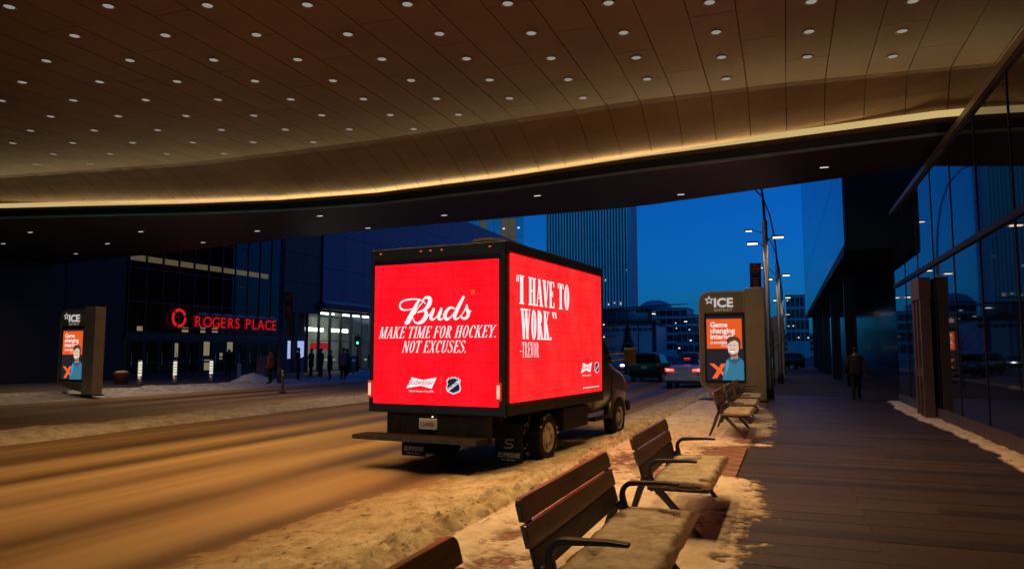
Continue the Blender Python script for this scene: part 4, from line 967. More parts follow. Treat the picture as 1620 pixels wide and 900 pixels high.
# ================================================================ ICE TOTEMS
def make_totem(label, loc, rz):
    t = thing('information_totem', label, 'totem', loc, rz, 'lit district totems')
    r = .38; pts = []
    for cx_, cz_, a0, a1 in ((r, 3.66 - r, 90, 180), (.25, .62, 180, 225)):
        rr = r if a0 == 90 else .25
        for k in range(8):
            a = R(a0 + (a1 - a0) * k / 7); pts.append((cx_ + rr * math.cos(a), cz_ + rr * math.sin(a)))
    pts += [(.55, .30), (1.52, .12), (1.52, 3.66)]
    MB().prism_y(list(reversed(pts)), 0, .30).obj('board', M_TOTEMDARK, t, bevel=.012)
    n = len(pts); inner = [(.76 + (x - .76) * .93, 1.9 + (z - 1.9) * .965) for x, z in pts]
    vs = [(x, -.02, z) for x, z in pts] + [(x, -.02, z) for x, z in inner] + [(x, .0, z) for x, z in inner]
    MB().add(vs, [(i, (i + 1) % n, n + (i + 1) % n, n + i) for i in range(n)] + [(n + i, n + (i + 1) % n, 2 * n + (i + 1) % n, 2 * n + i) for i in range(n)]).obj('rim_band', M_TOTEM, t)
    MB().box(1.53, 2.13, -.10, .42, 0, 3.75).obj('pylon', M_TOTEM, t, bevel=.015)
    MB().box(.18, 1.50, -.035, -.002, .58, 2.93).obj('screen_frame', M_BLACK, t, bevel=.008)
    sc_ = MB().box(.24, 1.45, -.041, -.036, .66, 2.80).obj('screen', glow('totem screen dark', (.02, .016, .02), 1), t)
    def pic(name, pts, c, k, d):
        b = MB(); b.prism_y(pts, -.041 - .004 * d, -.0385 - .004 * d); return b.obj(name, glow('totem ' + name + str(k), c, 1), sc_)
    pic('orange_field', [(.26, 1.72), (1.40, 1.72), (1.40, 2.72), (.26, 2.72)], (.80, .10, .015), 0, 1)
    for ln, z in (('Game', 2.45), ('changing', 2.25), ('internet.', 2.05)):
        me = text_mesh(ln, .235, .0, 'LEFT', offset=.008); put('lettering', me, glow('totem white', (1, .85, .78), .85), sc_, FACE_MY, (.37, -.050, z))
    me = text_mesh('ROGERS', .115, 0, 'LEFT', offset=.004); put('lettering', me, MATS['totem white'], sc_, FACE_MY, (.50, -.050, 1.88))
    me = text_mesh('xfinity', .09, 0, 'LEFT'); put('lettering', me, MATS['totem white'], sc_, FACE_MY, (.72, -.050, 1.79))
    b = MB(); ring(b, 0, 0, .05, .05, .017, .017, n=12); put('logo_ring', b.mesh('logo_ring', M_WHITEGLOW), MATS['totem white'], sc_, FACE_MY, (.42, -.050, 1.915))
    b = MB()
    for a, c in (((.40, .72), (.86, 1.22)), ((.86, .72), (.46, 1.22))):
        b.prism_y([(a[0], a[1]), (a[0] + .16, a[1]), (c[0], c[1]), (c[0] - .15, c[1])] if c[0] > a[0] else [(a[0], a[1]), (a[0] + .16, a[1]), (c[0] + .02, c[1]), (c[0] - .14, c[1])], -.0495, -.047)
    b.obj('orange_cross', glow('totem cross', (.85, .13, .03), 1), sc_)
    # flat picture of a smiling person in a denim jacket
    pic('jacket', [(.74, .67), (1.44, .67), (1.44, 1.28), (1.36, 1.40), (1.20, 1.46), (1.02, 1.44), (.88, 1.33), (.80, 1.08)], (.04, .17, .27), 0, 3)
    pic('jacket_light', [(.82, .78), (.88, 1.30), (.98, 1.40), (.95, 1.1)], (.09, .28, .42), 0, 4)
    pic('neck', [(1.03, 1.36), (1.26, 1.40), (1.24, 1.62), (1.04, 1.58)], (.42, .22, .15), 0, 4)
    pic('face', [(1.0, 1.52), (1.08, 1.44), (1.18, 1.46), (1.27, 1.60), (1.31, 1.80), (1.27, 1.98), (1.12, 2.03), (.98, 1.97), (.93, 1.80), (.95, 1.62)], (.75, .50, .40), 0, 5)
    pic('hair', [(.93, 1.86), (.90, 2.02), (1.0, 2.12), (1.18, 2.14), (1.32, 2.06), (1.36, 1.92), (1.34, 1.74), (1.29, 1.70), (1.28, 1.92), (1.18, 2.0), (1.05, 1.96)], (.10, .035, .02), 0, 6)
    pic('beard', [(.97, 1.62), (1.0, 1.50), (1.08, 1.43), (1.19, 1.46), (1.26, 1.60), (1.18, 1.55), (1.08, 1.52), (1.02, 1.56)], (.22, .09, .06), 0, 6)
    pic('smile', [(.99, 1.64), (1.05, 1.585), (1.13, 1.60), (1.17, 1.655)], (.95, .85, .82), 0, 6)
    pic('moustache', [(.98, 1.665), (1.06, 1.70), (1.17, 1.68), (1.17, 1.665), (1.06, 1.672)], (.2, .08, .05), 0, 7)
    for x in (1.02, 1.15): pic('eye', [(x - .03, 1.82), (x + .03, 1.82), (x + .03, 1.84), (x - .03, 1.845)], (.08, .03, .02), 0, 6)
    pic('collar', [(.96, 1.43), (1.08, 1.33), (1.12, 1.40), (1.22, 1.34), (1.30, 1.45), (1.36, 1.36), (1.16, 1.2), (.94, 1.32)], (.025, .10, .17), 0, 6)
    MI = glow('sign white', (.85, .82, .80), .62)
    me = text_mesh('ICE', .42, .004, 'LEFT', offset=.012, sx=1.05); put('lettering', me, MI, t, FACE_MY, (.50, -.03, 3.13))
    me = text_mesh('DISTRICT', .125, .003, 'LEFT', spacing=1.15); put('lettering', me, glow('sign tan', (.8, .62, .4), .4), t, FACE_MY, (.52, -.03, 2.98))
    b = MB(); o_ = [(math.sin(R(36 * k)) * (1 if k % 2 == 0 else .45), math.cos(R(36 * k)) * (1 if k % 2 == 0 else .45)) for k in range(10)]
    for k in range(10):
        p, q = o_[k], o_[(k + 1) % 10]; poly(b, [(p[0] * .16, p[1] * .16), (q[0] * .16, q[1] * .16), (q[0] * .09, q[1] * .09), (p[0] * .09, p[1] * .09)])
    put('star_logo', b.mesh('star_logo', MI), MI, t, FACE_MY, (.36, -.03, 3.36))
    MB().box(-.02, 2.2, -.16, .48, -.02, .03).obj('base_plate', M_IRON, t)
    return t
make_totem('tan totem with ICE DISTRICT lettering and an orange lit screen behind the benches', (-2.76, 26.0, .15), 0)
lt = make_totem('tan totem with lit screen on the far pavement before the arena', (-26.0, 20.6, .15), 0); lt.scale = (.88, .88, .88)

# ================================================================ CARS
M_LAMPRED = glow('brake lamp', (1, .05, .03), 1.4); M_LAMPCORE = glow('brake lamp core', (1, .55, .35), 2.0); M_REDPLAST = mat('red lamp plastic', (.35, .01, .012), .25)
M_HEAD = glow('headlamp', (1, .97, .95), 5.0)
def car(name, label, loc, rz, paint, kind, tail=True, head=False, plate=True):
    t = thing(name, label, 'car', loc, rz, 'cars on the road')
    if kind == 'suv':
        st = [(0, .55, .80, .86, 1.00, .80, 1.10), (.05, .42, .86, .92, 1.06, .77, 1.62), (.35, .36, .88, .94, 1.10, .75, 1.76), (1.6, .36, .88, .95, 1.10, .74, 1.78), (2.6, .36, .88, .95, 1.10, .72, 1.74),
              (3.35, .36, .88, .94, 1.05, .80, 1.18), (4.4, .38, .86, .90, .98, .78, 1.08), (4.72, .45, .78, .82, .85, .66, .92)]
        rw = [(-.66, -.012, 1.14), (.66, -.012, 1.14), (.60, .045, 1.58), (-.60, .045, 1.58)]; sw = [(.3, 1.14), (3.0, 1.14), (2.55, 1.60), (.5, 1.62)]; hr_ = .80; wr = .36; wy = (.95, 3.75)
    else:
        st = [(0, .50, .70, .76, .82, .70, .96), (.10, .34, .82, .88, .90, .78, 1.06), (.5, .28, .84, .91, .95, .78, 1.09), (.95, .26, .85, .92, .96, .76, 1.12), (1.65, .26, .85, .92, .97, .60, 1.40), (2.5, .26, .85, .92, .97, .60, 1.45),
              (3.35, .26, .85, .92, .94, .74, 1.05), (4.3, .28, .84, .88, .84, .74, .92), (4.75, .38, .72, .76, .66, .60, .74)]
        rw = [(-.66, .93, 1.135), (.66, .93, 1.135), (.54, 1.60, 1.405), (-.54, 1.60, 1.405)]; sw = [(1.1, 1.02), (3.1, 1.0), (2.5, 1.36), (1.7, 1.34)]; hr_ = .74; wr = .33; wy = (.95, 3.75)
    rings = [half_ring(*a) for a in st]
    bo = MB().loft(rings).obj('body', paint, t, True); m_ = bo.modifiers.new('s', 'SUBSURF'); m_.levels = m_.render_levels = 2
    MB().add(rw, [(0, 1, 2, 3)]).obj('rear_window', M_CARGLASS, t)
    for s in (-1, 1):
        MB().add([(s * (.945 if z < 1.2 else hr_), y_, z) for y_, z in sw], [(0, 1, 2, 3)]).obj('side_window', M_CARGLASS, t)
        for y_ in wy: 
            w_ = thing('wheel', None, None); w_.parent = t; w_.location = (s * .80, y_, wr)
            MB().lathe_x([(-.1, wr * .6), (-.1, wr * .95), (0, wr), (.1, wr * .95), (.1, wr * .6), (0, wr * .58), (-.1, wr * .6)], (0, 0, 0), 24, cap=False).obj('tyre', M_RUBBER, w_)
            MB().lathe_x([(s * .08, wr * .6), (s * .1, wr * .58), (s * .08, wr * .1)], (0, 0, 0), 16).obj('rim', M_RIM, w_)
        if kind == 'suv':
            MB().box(*sorted((s * .70, s * .90)), -.02, .10, .92, 1.16).obj('tail_light', M_REDPLAST, t, bevel=.02)
            MB().tube([(s * .66, .5, 1.80), (s * .66, 2.4, 1.80)], .02, 6).obj('roof_rail', M_BLACK, t)
        else:
            tl_ = MB().add([(s * .42, -.03, .80), (s * .86, .03, .82), (s * .90, .14, .98), (s * .44, -.03, .95)], [(0, 1, 2, 3)]).obj('tail_light', M_LAMPRED if tail else M_REDPLAST, t)
            if tail:
                b = MB(); ribbon(b, [(.82, .945, .02), (.66, .925, .022), (.62, .88, .022), (.80, .86, .03)]); ribbon(b, [(.62, .905, .022), (.46, .905, .018)])
                b.v = [(s * x, -.04 + max(0, x - .45) * .13, y_) for x, y_, _ in b.v]; b.obj('light_strip', M_LAMPCORE, tl_)
        MB().box(*sorted((s * .96, s * 1.10)), 2.9, 3.06, 1.02, 1.16).obj('door_mirror', paint, t, bevel=.03)
        if head: MB().box(*sorted((s * .5, s * .78)), st[-1][0] - .05, st[-1][0] + .04, .66, .80).obj('headlight', M_HEAD, t)
    MB().box(-.88, .88, -.06, .12, .36, .62).obj('bumper', paint if kind != 'suv' else M_DIRTY, t, bevel=.05)
    MB().box(-.8, .8, -.04, .2, .24, .40).obj('valance', M_BLACK, t, bevel=.02)
    if plate: MB().box(-.155, .155, -.035, -.02, .80, .95).obj('number_plate', mat('car plate', (.6, .55, .5), .5), t)
    if kind == 'sedan' and tail: MB().box(-.16, .16, 1.56, 1.60, 1.43, 1.46).obj('high_brake_light', M_LAMPRED, t)
    return t
P_BLACK = mat('black car paint', (.016, .011, .011), .35, 0, coat=.15, spec=.3); P_SILVER = mat('silver car paint', (.62, .55, .56), .3, .2, coat=.6, var=.25, scale=4); P_GREY = mat('grey car paint', (.10, .10, .12), .3, .3, coat=.6)
P_RED = mat('dark red car paint', (.12, .02, .02), .3, .2, coat=.6)
car('parked_car', 'black four by four seen from behind, waiting beside the silver saloon', (-7.75, 43.2, 0), 0, P_BLACK, 'suv', False)
car('parked_car', 'silver saloon with lit red brake lights beside the tan totem', (-4.68, 36.6, 0), 0, P_SILVER, 'sedan')
car('parked_car', 'dark red four by four queueing ahead of the silver saloon', (-7.9, 66, 0), 0, P_RED, 'suv', False)
car('parked_car', 'grey car half hidden by the tan totem edge ahead of the saloon', (-5.0, 58, 0), 0, P_GREY, 'suv', False)
car('parked_car', 'grey oncoming car with white headlights beyond the truck mirror', (-12.6, 62, 0), R(180), P_GREY, 'sedan', False, True)
car('parked_car', 'small far oncoming car with headlights under the traffic signals', (-15.2, 92, 0), R(180), P_BLACK, 'sedan', False, True)
car('parked_car', 'small far oncoming car with headlights near the fir tree', (-19.0, 96, 0), R(180), P_GREY, 'suv', False, True)
car('parked_car', 'dark car standing across the far end of the pavement', (1.6, 78, 0), R(80), P_BLACK, 'suv', False)

# ================================================================ STREET FURNITURE
M_LAMPGLOW = glow('street lamp lens', (1, .74, .55), 3.0)
M_POLE = mat('dark painted pole', (.03, .028, .03), .5, var=.3, scale=5)
def banner(parent, x0, x1, z0, z1, m=None):
    bn = MB().box(x0, x1, -.015, .015, z0, z1).obj('banner', m or mat('navy banner', (.02, .016, .04), .8), parent)
    c = (x0 + x1) / 2; w = abs(x1 - x0)
    MO = mat('banner orange', (.40, .10, .05), .8)
    b = MB(); ring(b, 0, 0, w * .36, w * .36, w * .07, w * .07, n=20); put('emblem', b.mesh('emblem', MO), MO, bn, FACE_MY, (c, -.018, z1 - w * .55))
    b = MB(); poly(b, [(-w * .2, -w * .08), (w * .2, -w * .08), (w * .24, w * .06), (-w * .24, w * .06)]); put('emblem_bar', b.mesh('emblem_bar', MO), MO, bn, FACE_MY, (c, -.019, z1 - w * .55))
    for k in range(4):
        b = MB(); ww = w * (.30 - .03 * k); poly(b, [(-ww, 0), (ww, 0), (ww, w * .14), (-ww, w * .14)]); put('stripe', b.mesh('stripe', MO), MO, bn, FACE_MY, (c, -.018, z0 + (z1 - z0) * (.42 - .09 * k)))
    for z in (z0 + .03, z1 - .03): MB().tube([(x1 if x1 < 0 else x0, 0, z), (0, 0, z)], .012, 6).obj('banner_arm', M_POLE, parent)
lamp_d = bpy.data.lights.new('street lamp beam', 'SPOT'); lamp_d.energy = 60; lamp_d.color = (1, .68, .5); lamp_d.spot_size = R(150); lamp_d.spot_blend = .6; lamp_d.shadow_soft_size = .15
mast_d = bpy.data.lights.new('mast lamp beam', 'SPOT'); mast_d.energy = 260; mast_d.color = (1, .66, .55); mast_d.spot_size = R(140); mast_d.spot_blend = .7; mast_d.shadow_soft_size = .15
def street_lamp(label, loc, ban=False, lit=True):
    t = thing('street_lamp', label, 'street lamp', loc, 0, 'street lamps along the pavement')
    MB().tube([(0, 0, 0), (0, 0, .5), (0, 0, .52), (0, 0, 6.2)], [.14, .14, .105, .085], 12).obj('pole', M_POLE, t, True)
    mh_ = MB().box(-2.5, -1.85, -.13, .13, 10.7, 10.8).obj('mast_head', M_POLE, t, bevel=.02); MB().box(-2.4, -1.95, -.1, .1, 10.665, 10.698).obj('lens', M_LAMPGLOW, mh_)
    MB().tube([(0, 0, 6.15), (-.03, 0, 6.9), (-.10, 0, 7.7), (-.28, 0, 8.8), (-.62, 0, 9.8), (-1.2, 0, 10.5), (-1.9, 0, 10.75)], [.05, .045, .042, .04, .037, .034, .03], 8).obj('mast', M_POLE, t, True)
    for s, z in ((-1, 5.42), (1, 5.60)):
        MB().tube([(s * .07, 0, z - .12), (s * .2, 0, z - .02), (s * .34, 0, z)], .018, 6).obj('arm', M_POLE, t)
        h = MB().box(*sorted((s * .22, s * .62)), -.10, .10, z, z + .06).obj('lamp_head', M_POLE, t, bevel=.02)
        MB().box(*sorted((s * .26, s * .60)), -.08, .08, z - .035, z - .001).obj('lens', M_LAMPGLOW, h)
    ld = link('beam', lamp_d, t); ld.location = (-.45, 0, 5.36); ld = link('beam', lamp_d, t); ld.location = (.45, 0, 5.54); ld2 = link('mast_beam', mast_d, t); ld2.location = (-2.15, 0, 10.6)
    if ban: banner(t, -.55, -.17, 3.72, 4.72)
    return t
street_lamp('dark lamp post with two lit heads and a banner behind the tan totem', (-.55, 27.2, .15), True)
street_lamp('dark lamp post with two lit heads, next past the bannered post', (-.28, 41, .15))
street_lamp('dark lamp post with two lit heads, beside the bare saplings far down the pavement', (-.15, 58, .15))
street_lamp('lamp post with two lit heads on the far corner before the cross street', (-.1, 84, .15))
t = thing('lamp_post', 'tall slim lamp post with a red banner before the arena doors', 'lamp post', (-24.9, 32.4, .15))
MB().tube([(0, 0, 0), (0, 0, .8), (0, 0, .82), (0, 0, 9.5)], [.16, .16, .12, .09], 10).obj('pole', mat('aubergine pole', (.09, .06, .075), .5, .3), t, True)
banner(t, .22, .66, 3.3, 4.75, mat('maroon banner', (.07, .008, .012), .8))

def far_lamp(label, loc, s=-1):
    t = thing('road_lamp', label, 'street lamp', loc, 0, 'far road lamps')
    MB().tube([(0, 0, 0), (0, 0, 6.5), (s * .3, 0, 7.3), (s * 1.2, 0, 7.8), (s * 2.2, 0, 7.9)], [.1, .08, .06, .05, .05], 8).obj('pole', M_POLE, t, True)
    h = MB().box(*sorted((s * 2.1, s * 2.8)), -.14, .14, 7.84, 7.96).obj('lamp_head', M_POLE, t)
    MB().box(*sorted((s * 2.2, s * 2.75)), -.12, .12, 7.78, 7.838).obj('lens', glow('far lamp lens', (1, .86, .75), 4), h)
far_lamp('tall road lamp rising over the silver saloon roof', (-8.6, 92, 0), 1)
far_lamp('tall road lamp beyond the low blue building front', (-8.0, 128, 0), 1)
far_lamp('tall road lamp near the fir tree past the crossing', (-22, 118, 0), 1)
far_lamp('tall road lamp between crossing and banded office block', (-16, 150, 0), -1)

sig = thing('traffic_signal_mast', 'traffic signal mast arm reaching over the road past the truck', 'traffic signal', (-15.6, 62, 0))
MB().tube([(0, 0, 0), (0, 0, 6.2)], [.14, .1], 10).obj('pole', M_POLE, sig, True)
MB().tube([(0, 0, 5.25), (2.5, 0, 5.45), (8.2, 0, 5.72)], [.09, .075, .04], 8).obj('mast_arm', M_POLE, sig, True)
for x, z in ((1.65, 5.08), (4.35, 5.25)):
    o = MB().box(x - .45, x + .45, -.1, .1, z - .15, z + .15).obj('signal_head', M_BLACK, sig, bevel=.02)
    MB().box(x - .5, x + .5, .11, .13, z - .2, z + .2).obj('backboard', M_BLACK, o)
    MB().box(x - .32, x + .3, -.11, -.102, z - .05, z + .05).obj('tag', mat('dull red', (.25, .04, .03), .6), o)
o = MB().box(4.88, 5.2, -.12, .12, 4.3, 5.3).obj('signal_head', M_BLACK, sig, bevel=.03)
for z in (4.5, 4.8, 5.1): MB().lathe_z([(.11, 0), (.11, .02)], (5.04, .13, z), 10).obj('visor', M_BLACK, o)
gs = thing('pedestrian_signal', 'short signal post with a green light before the lit shopfront', 'traffic signal', (-29.2, 46.8, .15))
MB().tube([(0, 0, 0), (0, 0, 2.9)], .06, 8).obj('pole', M_POLE, gs, True)
MB().box(-.2, .2, -.15, .12, 2.0, 2.75).obj('signal_head', mat('green black housing', (.01, .05, .045), .5), gs, bevel=.03)
MB().box(-.02, .14, -.165, -.152, 2.18, 2.36).obj('lens', glow('green signal', (.1, 1, .65), 2.0), gs)
MB().tube([(0, 0, 0), (0, 0, 1.3)], .10, 8).obj('sleeve', M_POLE, gs, True)

M_BOLLIGHT = glow('bollard lens', (1, .93, .75), .8)
BOLLAB = ['lit bollard next to the totem across the road', 'lit bollard in the middle of the three lit ones before the arena', 'lit bollard nearest the orange jersey person']
for k, (x, y_) in enumerate([(-28.1, 26.4), (-27.6, 28.0), (-27.6, 30.4)]):
    t = thing('bollard', BOLLAB[k], 'bollard', (x, y_, .15), 0, 'bollards before the arena')
    MB().lathe_z([(.10, 0), (.10, .5)], n=12).obj('post', M_STEEL, t, True)
    MB().lathe_z([(.085, .502), (.085, 1.15)], n=12).obj('lamp', M_BOLLIGHT, t, True)
    MB().lathe_z([(.10, 1.152), (.10, 1.22), (.03, 1.24)], n=12).obj('cap', M_STEEL, t, True)
    for z in (.62, .75, .88, 1.01): MB().lathe_z([(.098, z), (.098, z + .03)], n=12).obj('louvre', M_STEEL, t, True)
t = thing('bollard', 'unlit short steel bollard before the arena doors', 'bollard', (-27.2, 32.0, .15), 0, 'bollards before the arena')
MB().lathe_z([(.14, 0), (.14, .06), (.10, .07), (.10, .9)], n=12).obj('post', M_STEEL, t, True); MB().lathe_z([(.12, .902), (.12, .97), (.04, 1.0)], n=12).obj('cap', M_STEEL, t, True)
t = thing('delineator_post', 'black delineator post with pale bands standing in the snowy road', 'bollard', (-20.3, 26.6, .03))
MB().lathe_z([(.16, 0), (.16, .04), (.055, .06), (.05, 1.0), (.02, 1.02)], n=12).obj('post', M_BLACK, t, True)
for z in (.72, .86): MB().lathe_z([(.058, z), (.058, z + .07)], n=12).obj('band', mat('reflective band', (.5, .5, .52), .4), t, True)
t = thing('utility_cabinet', 'pale utility cabinet behind the person in the orange jersey', 'cabinet', (-28.9, 36.2, .15))
MB().box(-.3, .3, -.4, .4, .05, 1.35).obj('body', mat('mauve cabinet', (.30, .22, .26), .6), t, bevel=.02); MB().box(.301, .315, -.35, .35, .12, 1.28).obj('door', mat('mauve cabinet door', (.27, .2, .24), .6), t); MB().box(-.33, .33, -.43, .43, 1.352, 1.40).obj('lid', mat('mauve cabinet lid', (.33, .25, .28), .6), t); MB().box(-.25, .25, -.35, .35, 0, .05).obj('plinth', M_BLACK, t)
t = thing('planter', 'rusty brown planter with snow on top beside the totem across the road', 'planter', (-31.2, 28.2, .15)); t.scale = (.7, .7, .7)
MB().lathe_z([(.42, 0), (.55, .75), (.55, .85), (.48, .85), (.46, .7)], n=16).obj('tub', mat('rust steel', (.16, .055, .025), .8, var=.5, scale=5), t, True); MB().lathe_z([(.47, .8), (.4, .93), (.1, .98)], n=14).obj('snow_cap', M_SNOWCLEAN, t, True)
t = thing('litter_bin', 'black litter bin with pale lid beside the group at the shopfront', 'bin', (-33.4, 52.3, .15))
MB().box(-.4, .4, -.45, .45, .1, 1.25).obj('body', M_BLACK, t, bevel=.04); MB().box(-.42, .42, -.47, .47, 1.252, 1.32).obj('lid', M_SNOWCLEAN, t); MB().box(-.3, .3, -.35, .35, 0, .1).obj('foot', M_BLACK, t); MB().box(.402, .41, -.2, .2, .85, 1.05).obj('flap', M_STEEL, t)

# ================================================================ PEOPLE
M_SKIN = mat('skin', (.42, .25, .18), .6)
def person(label, loc, rz, jacket, trousers, height=1.75, pose='stand', hair=(.02, .015, .012), cap=None, group='people before the arena', long=False):
    t = thing('person', label, 'person', loc, rz, group)
    k = height / 1.75
    P = {'pel': (0, 0, .95, .145, .11), 'waist': (0, 0, 1.10, .14, .105), 'chest': (0, .0, 1.30, .175, .12), 'neckb': (0, -.01, 1.44, .10, .08), 'neck': (0, .0, 1.50, .055, .055), 'head': (0, .02, 1.60, .078, .092), 'crown': (0, .01, 1.70, .06, .075)}
    E_ = [('pel', 'waist'), ('waist', 'chest'), ('chest', 'neckb'), ('neckb', 'neck'), ('neck', 'head'), ('head', 'crown')]
    step = .16 if pose == 'walk' else .02
    for s, n in ((-1, 'l'), (1, 'r')):
        fy = s * step
        P.update({n + 'hip': (s * .095, 0, .88, .10, .10), n + 'knee': (s * .105, fy * .9 + .02, .50, .068, .068), n + 'ank': (s * .11, fy * 1.2 - .02, .09, .05, .05), n + 'toe': (s * .125, fy * 1.2 + .15, .045, .045, .035)})
        E_ += [('pel', n + 'hip'), (n + 'hip', n + 'knee'), (n + 'knee', n + 'ank'), (n + 'ank', n + 'toe')]
        if pose == 'phone': el, wr, hd = (s * .25, -.02, 1.10), (s * .13, .22, 1.20), (s * .07, .29, 1.26)
        elif pose == 'fold': el, wr, hd = (s * .27, .03, 1.12), (s * .06, .19, 1.15), (-s * .04, .19, 1.17)
        elif pose == 'reach' and s > 0: el, wr, hd = (s * .36, .05, 1.22), (s * .55, .15, 1.24), (s * .64, .18, 1.25)
        else: el, wr, hd = (s * .26, -.04 - fy * .4, 1.13), (s * .27, .04 - fy, .90), (s * .26, .07 - fy, .81)
        P.update({n + 'sh': (s * .18, 0, 1.40, .075, .075), n + 'el': (*el, .055, .055), n + 'wr': (*wr, .042, .042), n + 'hd': (*hd, .04, .03)})
        E_ += [('neckb', n + 'sh'), (n + 'sh', n + 'el'), (n + 'el', n + 'wr'), (n + 'wr', n + 'hd')]
    names = list(P); me = bpy.data.meshes.new('body')
    me.from_pydata([tuple(c * k for c in P[n][:3]) for n in names], [(names.index(a), names.index(b_)) for a, b_ in E_], [])
    o = bpy.data.objects.new('tmp', me); col.objects.link(o)
    o.modifiers.new('skin', 'SKIN'); sv = me.skin_vertices[0].data
    for i, n in enumerate(names): sv[i].radius = (P[n][3] * k, P[n][4] * k)
    sv[0].use_root = True
    sd_ = o.modifiers.new('sub', 'SUBSURF'); sd_.levels = 2
    bpy.context.view_layer.update()
    bm_ = bpy.data.meshes.new_from_object(o.evaluated_get(bpy.context.evaluated_depsgraph_get())); bpy.data.objects.remove(o)
    mats = [mat('cloth %s' % (jacket,), jacket, .85, var=.3, scale=12), mat('cloth %s' % (trousers,), trousers, .9, var=.3, scale=12), M_SKIN, mat('boots', (.015, .012, .012), .7)]
    bm_.materials.clear()
    for m in mats: bm_.materials.append(m)
    hem = (.62 if long else .84) * k
    hands = [Vector(P[n + 'hd'][:3]) * k for n in 'lr']
    for p in bm_.polygons:
        c = p.center; p.use_smooth = True
        p.material_index = 0
        if c.z > 1.475 * k and abs(c.x) < .12 * k: p.material_index = 2
        elif min((c - h_).length for h_ in hands) < .075 * k: p.material_index = 2
        elif c.z < .10 * k: p.material_index = 3
        elif c.z < hem and abs(c.x) < .20 * k: p.material_index = 1
    bo = link('body', bm_, t)
    hm_ = cap or hair
    hb = MB().lathe_z([(.088, -.02), (.097, .03), (.088, .085), (.05, .125), (.01, .135)], (0, -.005, 1.62), 14)
    hb.v = [(x * k, (y_ * 1.12 - .012) * k, z * k) for x, y_, z in hb.v]
    hb.obj('hair' if not cap else 'cap', mat('hair %s' % (hm_,), hm_, .8), t, True)
    if long or pose != 'phone':
        sk = MB().lathe_z([(.215, .60 if long else .80), (.20, .95), (.185, 1.10), (.20, 1.28), (.17, 1.40)], (0, 0, 0), 16)
        sk.v = [(x * k, y_ * .72 * k, z * k) for x, y_, z in sk.v]; sk.obj('coat', mats[0], t, True)
    return t
BLK = (.012, .011, .014)
person('person in an orange jersey standing on the far kerb', (-24.4, 31.0, .15), R(100), (.40, .10, .025), BLK, 1.76, 'stand')
person('person in dark clothes looking down at a phone by the blue screen', (-25.6, 34.9, .15), R(-50), BLK, (.015, .014, .02), 1.86, 'phone')
person('person in a long black coat standing before the shop corner', (-30.2, 42.6, .15), R(90), BLK, BLK, 1.84, 'fold', long=True)
person('person in a red and white jersey beside the long black coat', (-28.0, 40.5, .15), R(80), (.30, .05, .05), (.05, .05, .06), 1.84, 'fold')
person('person in a dark knee length coat at the front of the group', (-24.4, 36.2, .15), R(110), BLK, BLK, 1.72, 'stand', long=True)
person('person in a pale lilac jersey with folded arms in the group', (-23.9, 36.8, .15), R(60), (.34, .24, .36), BLK, 1.86, 'fold')
person('person in a dim purple jacket behind the lilac jersey', (-27.9, 43.4, .15), R(90), (.10, .06, .11), BLK, 1.82, 'fold')
person('person in black walking past the shop door by the green signal', (-33.6, 56.0, .15), R(40), BLK, BLK, 1.75, 'walk')
person('dim person in black reaching out before the arena doors', (-35.4, 40.6, .15), R(200), BLK, BLK, 1.8, 'reach')
person('person in a brown checked coat walking under the dark overhang', (2.2, 27.6, .15), R(5), (.045, .028, .016), BLK, 1.78, 'walk', group='people on the near pavement')

# ================================================================ FAR BUILDINGS AND TREES
M_FIN = mat('pale concrete fin', (.82, .84, .86), .6, var=.15, scale=.5); M_DARKGL = mat('dark tower glass', (.012, .018, .04), .3, 0, spec=.3)
tw = thing('finned_tower', 'tall office tower with close vertical concrete fins beyond the crossing', 'building', (-58.8, 230, 0))
MB().box(-14.2, 14.2, .6, 9.4, 8.6, 110).obj('core', M_DARKGL, tw); MB().box(-13, 13, 2, 9, 0, 8.6).obj('lobby', M_DARKGL, tw)
fin = MB().box(-.23, .23, 0, .62, 8.6, 110).mesh('fin', M_FIN)
for k in range(29):
    o = link('fin', fin, tw); o.location = (-13.95 + .955 * k, 0, 0)
MB().box(13.1, 14.25, -.05, 9.5, 8.6, 110).obj('corner_pier', mat('tower pier', (.42, .46, .56), .6), tw)
M_TWLIT = glow('far lit window', (1, .9, .8), .9)
for k in range(12): MB().box(-14.3 + .985 * (k * 2 + 3), -13.9 + .985 * (k * 2 + 3), .55, .59, 16.6 + rnd.choice((0, .5)), 17.1 + rnd.choice((0, .4))).obj('lit_window', M_TWLIT, tw)
for k in range(10):
    x = -14.1 + .985 * rnd.randint(1, 27); z = rnd.uniform(20, 36); MB().box(x - .1, x + .15, .55, .59, z, z + .5).obj('lit_window', M_TWLIT, tw)

gt = thing('glass_tower', 'blue glass tower with scattered lit windows behind the arena roof', 'building', (-45.6, 130, 0))
MB().prism_z([(-26, .1), (-.05, .1), (-9, 24), (-26, 24)], 0, 48).obj('core', M_DARKGL, gt)
gp = MB().box(.03, 1.47, 0, .08, .04, 3.56).mesh('pane', M_BLUEGLASS)
glp = glow('warm lit office', (.8, .78, .6), .07)
gp2 = MB().box(.03, 1.47, 0, .08, .04, 3.56).mesh('pane', glp)
for i in range(17):
    for j in range(8):
        o = link('pane', gp2 if (i < 12 and rnd.random() < (.5 if i < 7 else .12)) else gp, gt); o.location = (-1.52 - 1.5 * i, 0, 9 + 3.6 * j)
        if rnd.random() < .22: MB().box(-1.2 - 1.5 * i, -.75 - 1.5 * i, -.03, -.005, 10.6 + 3.6 * j, 10.85 + 3.6 * j).obj('lit_window', M_TWLIT, gt)

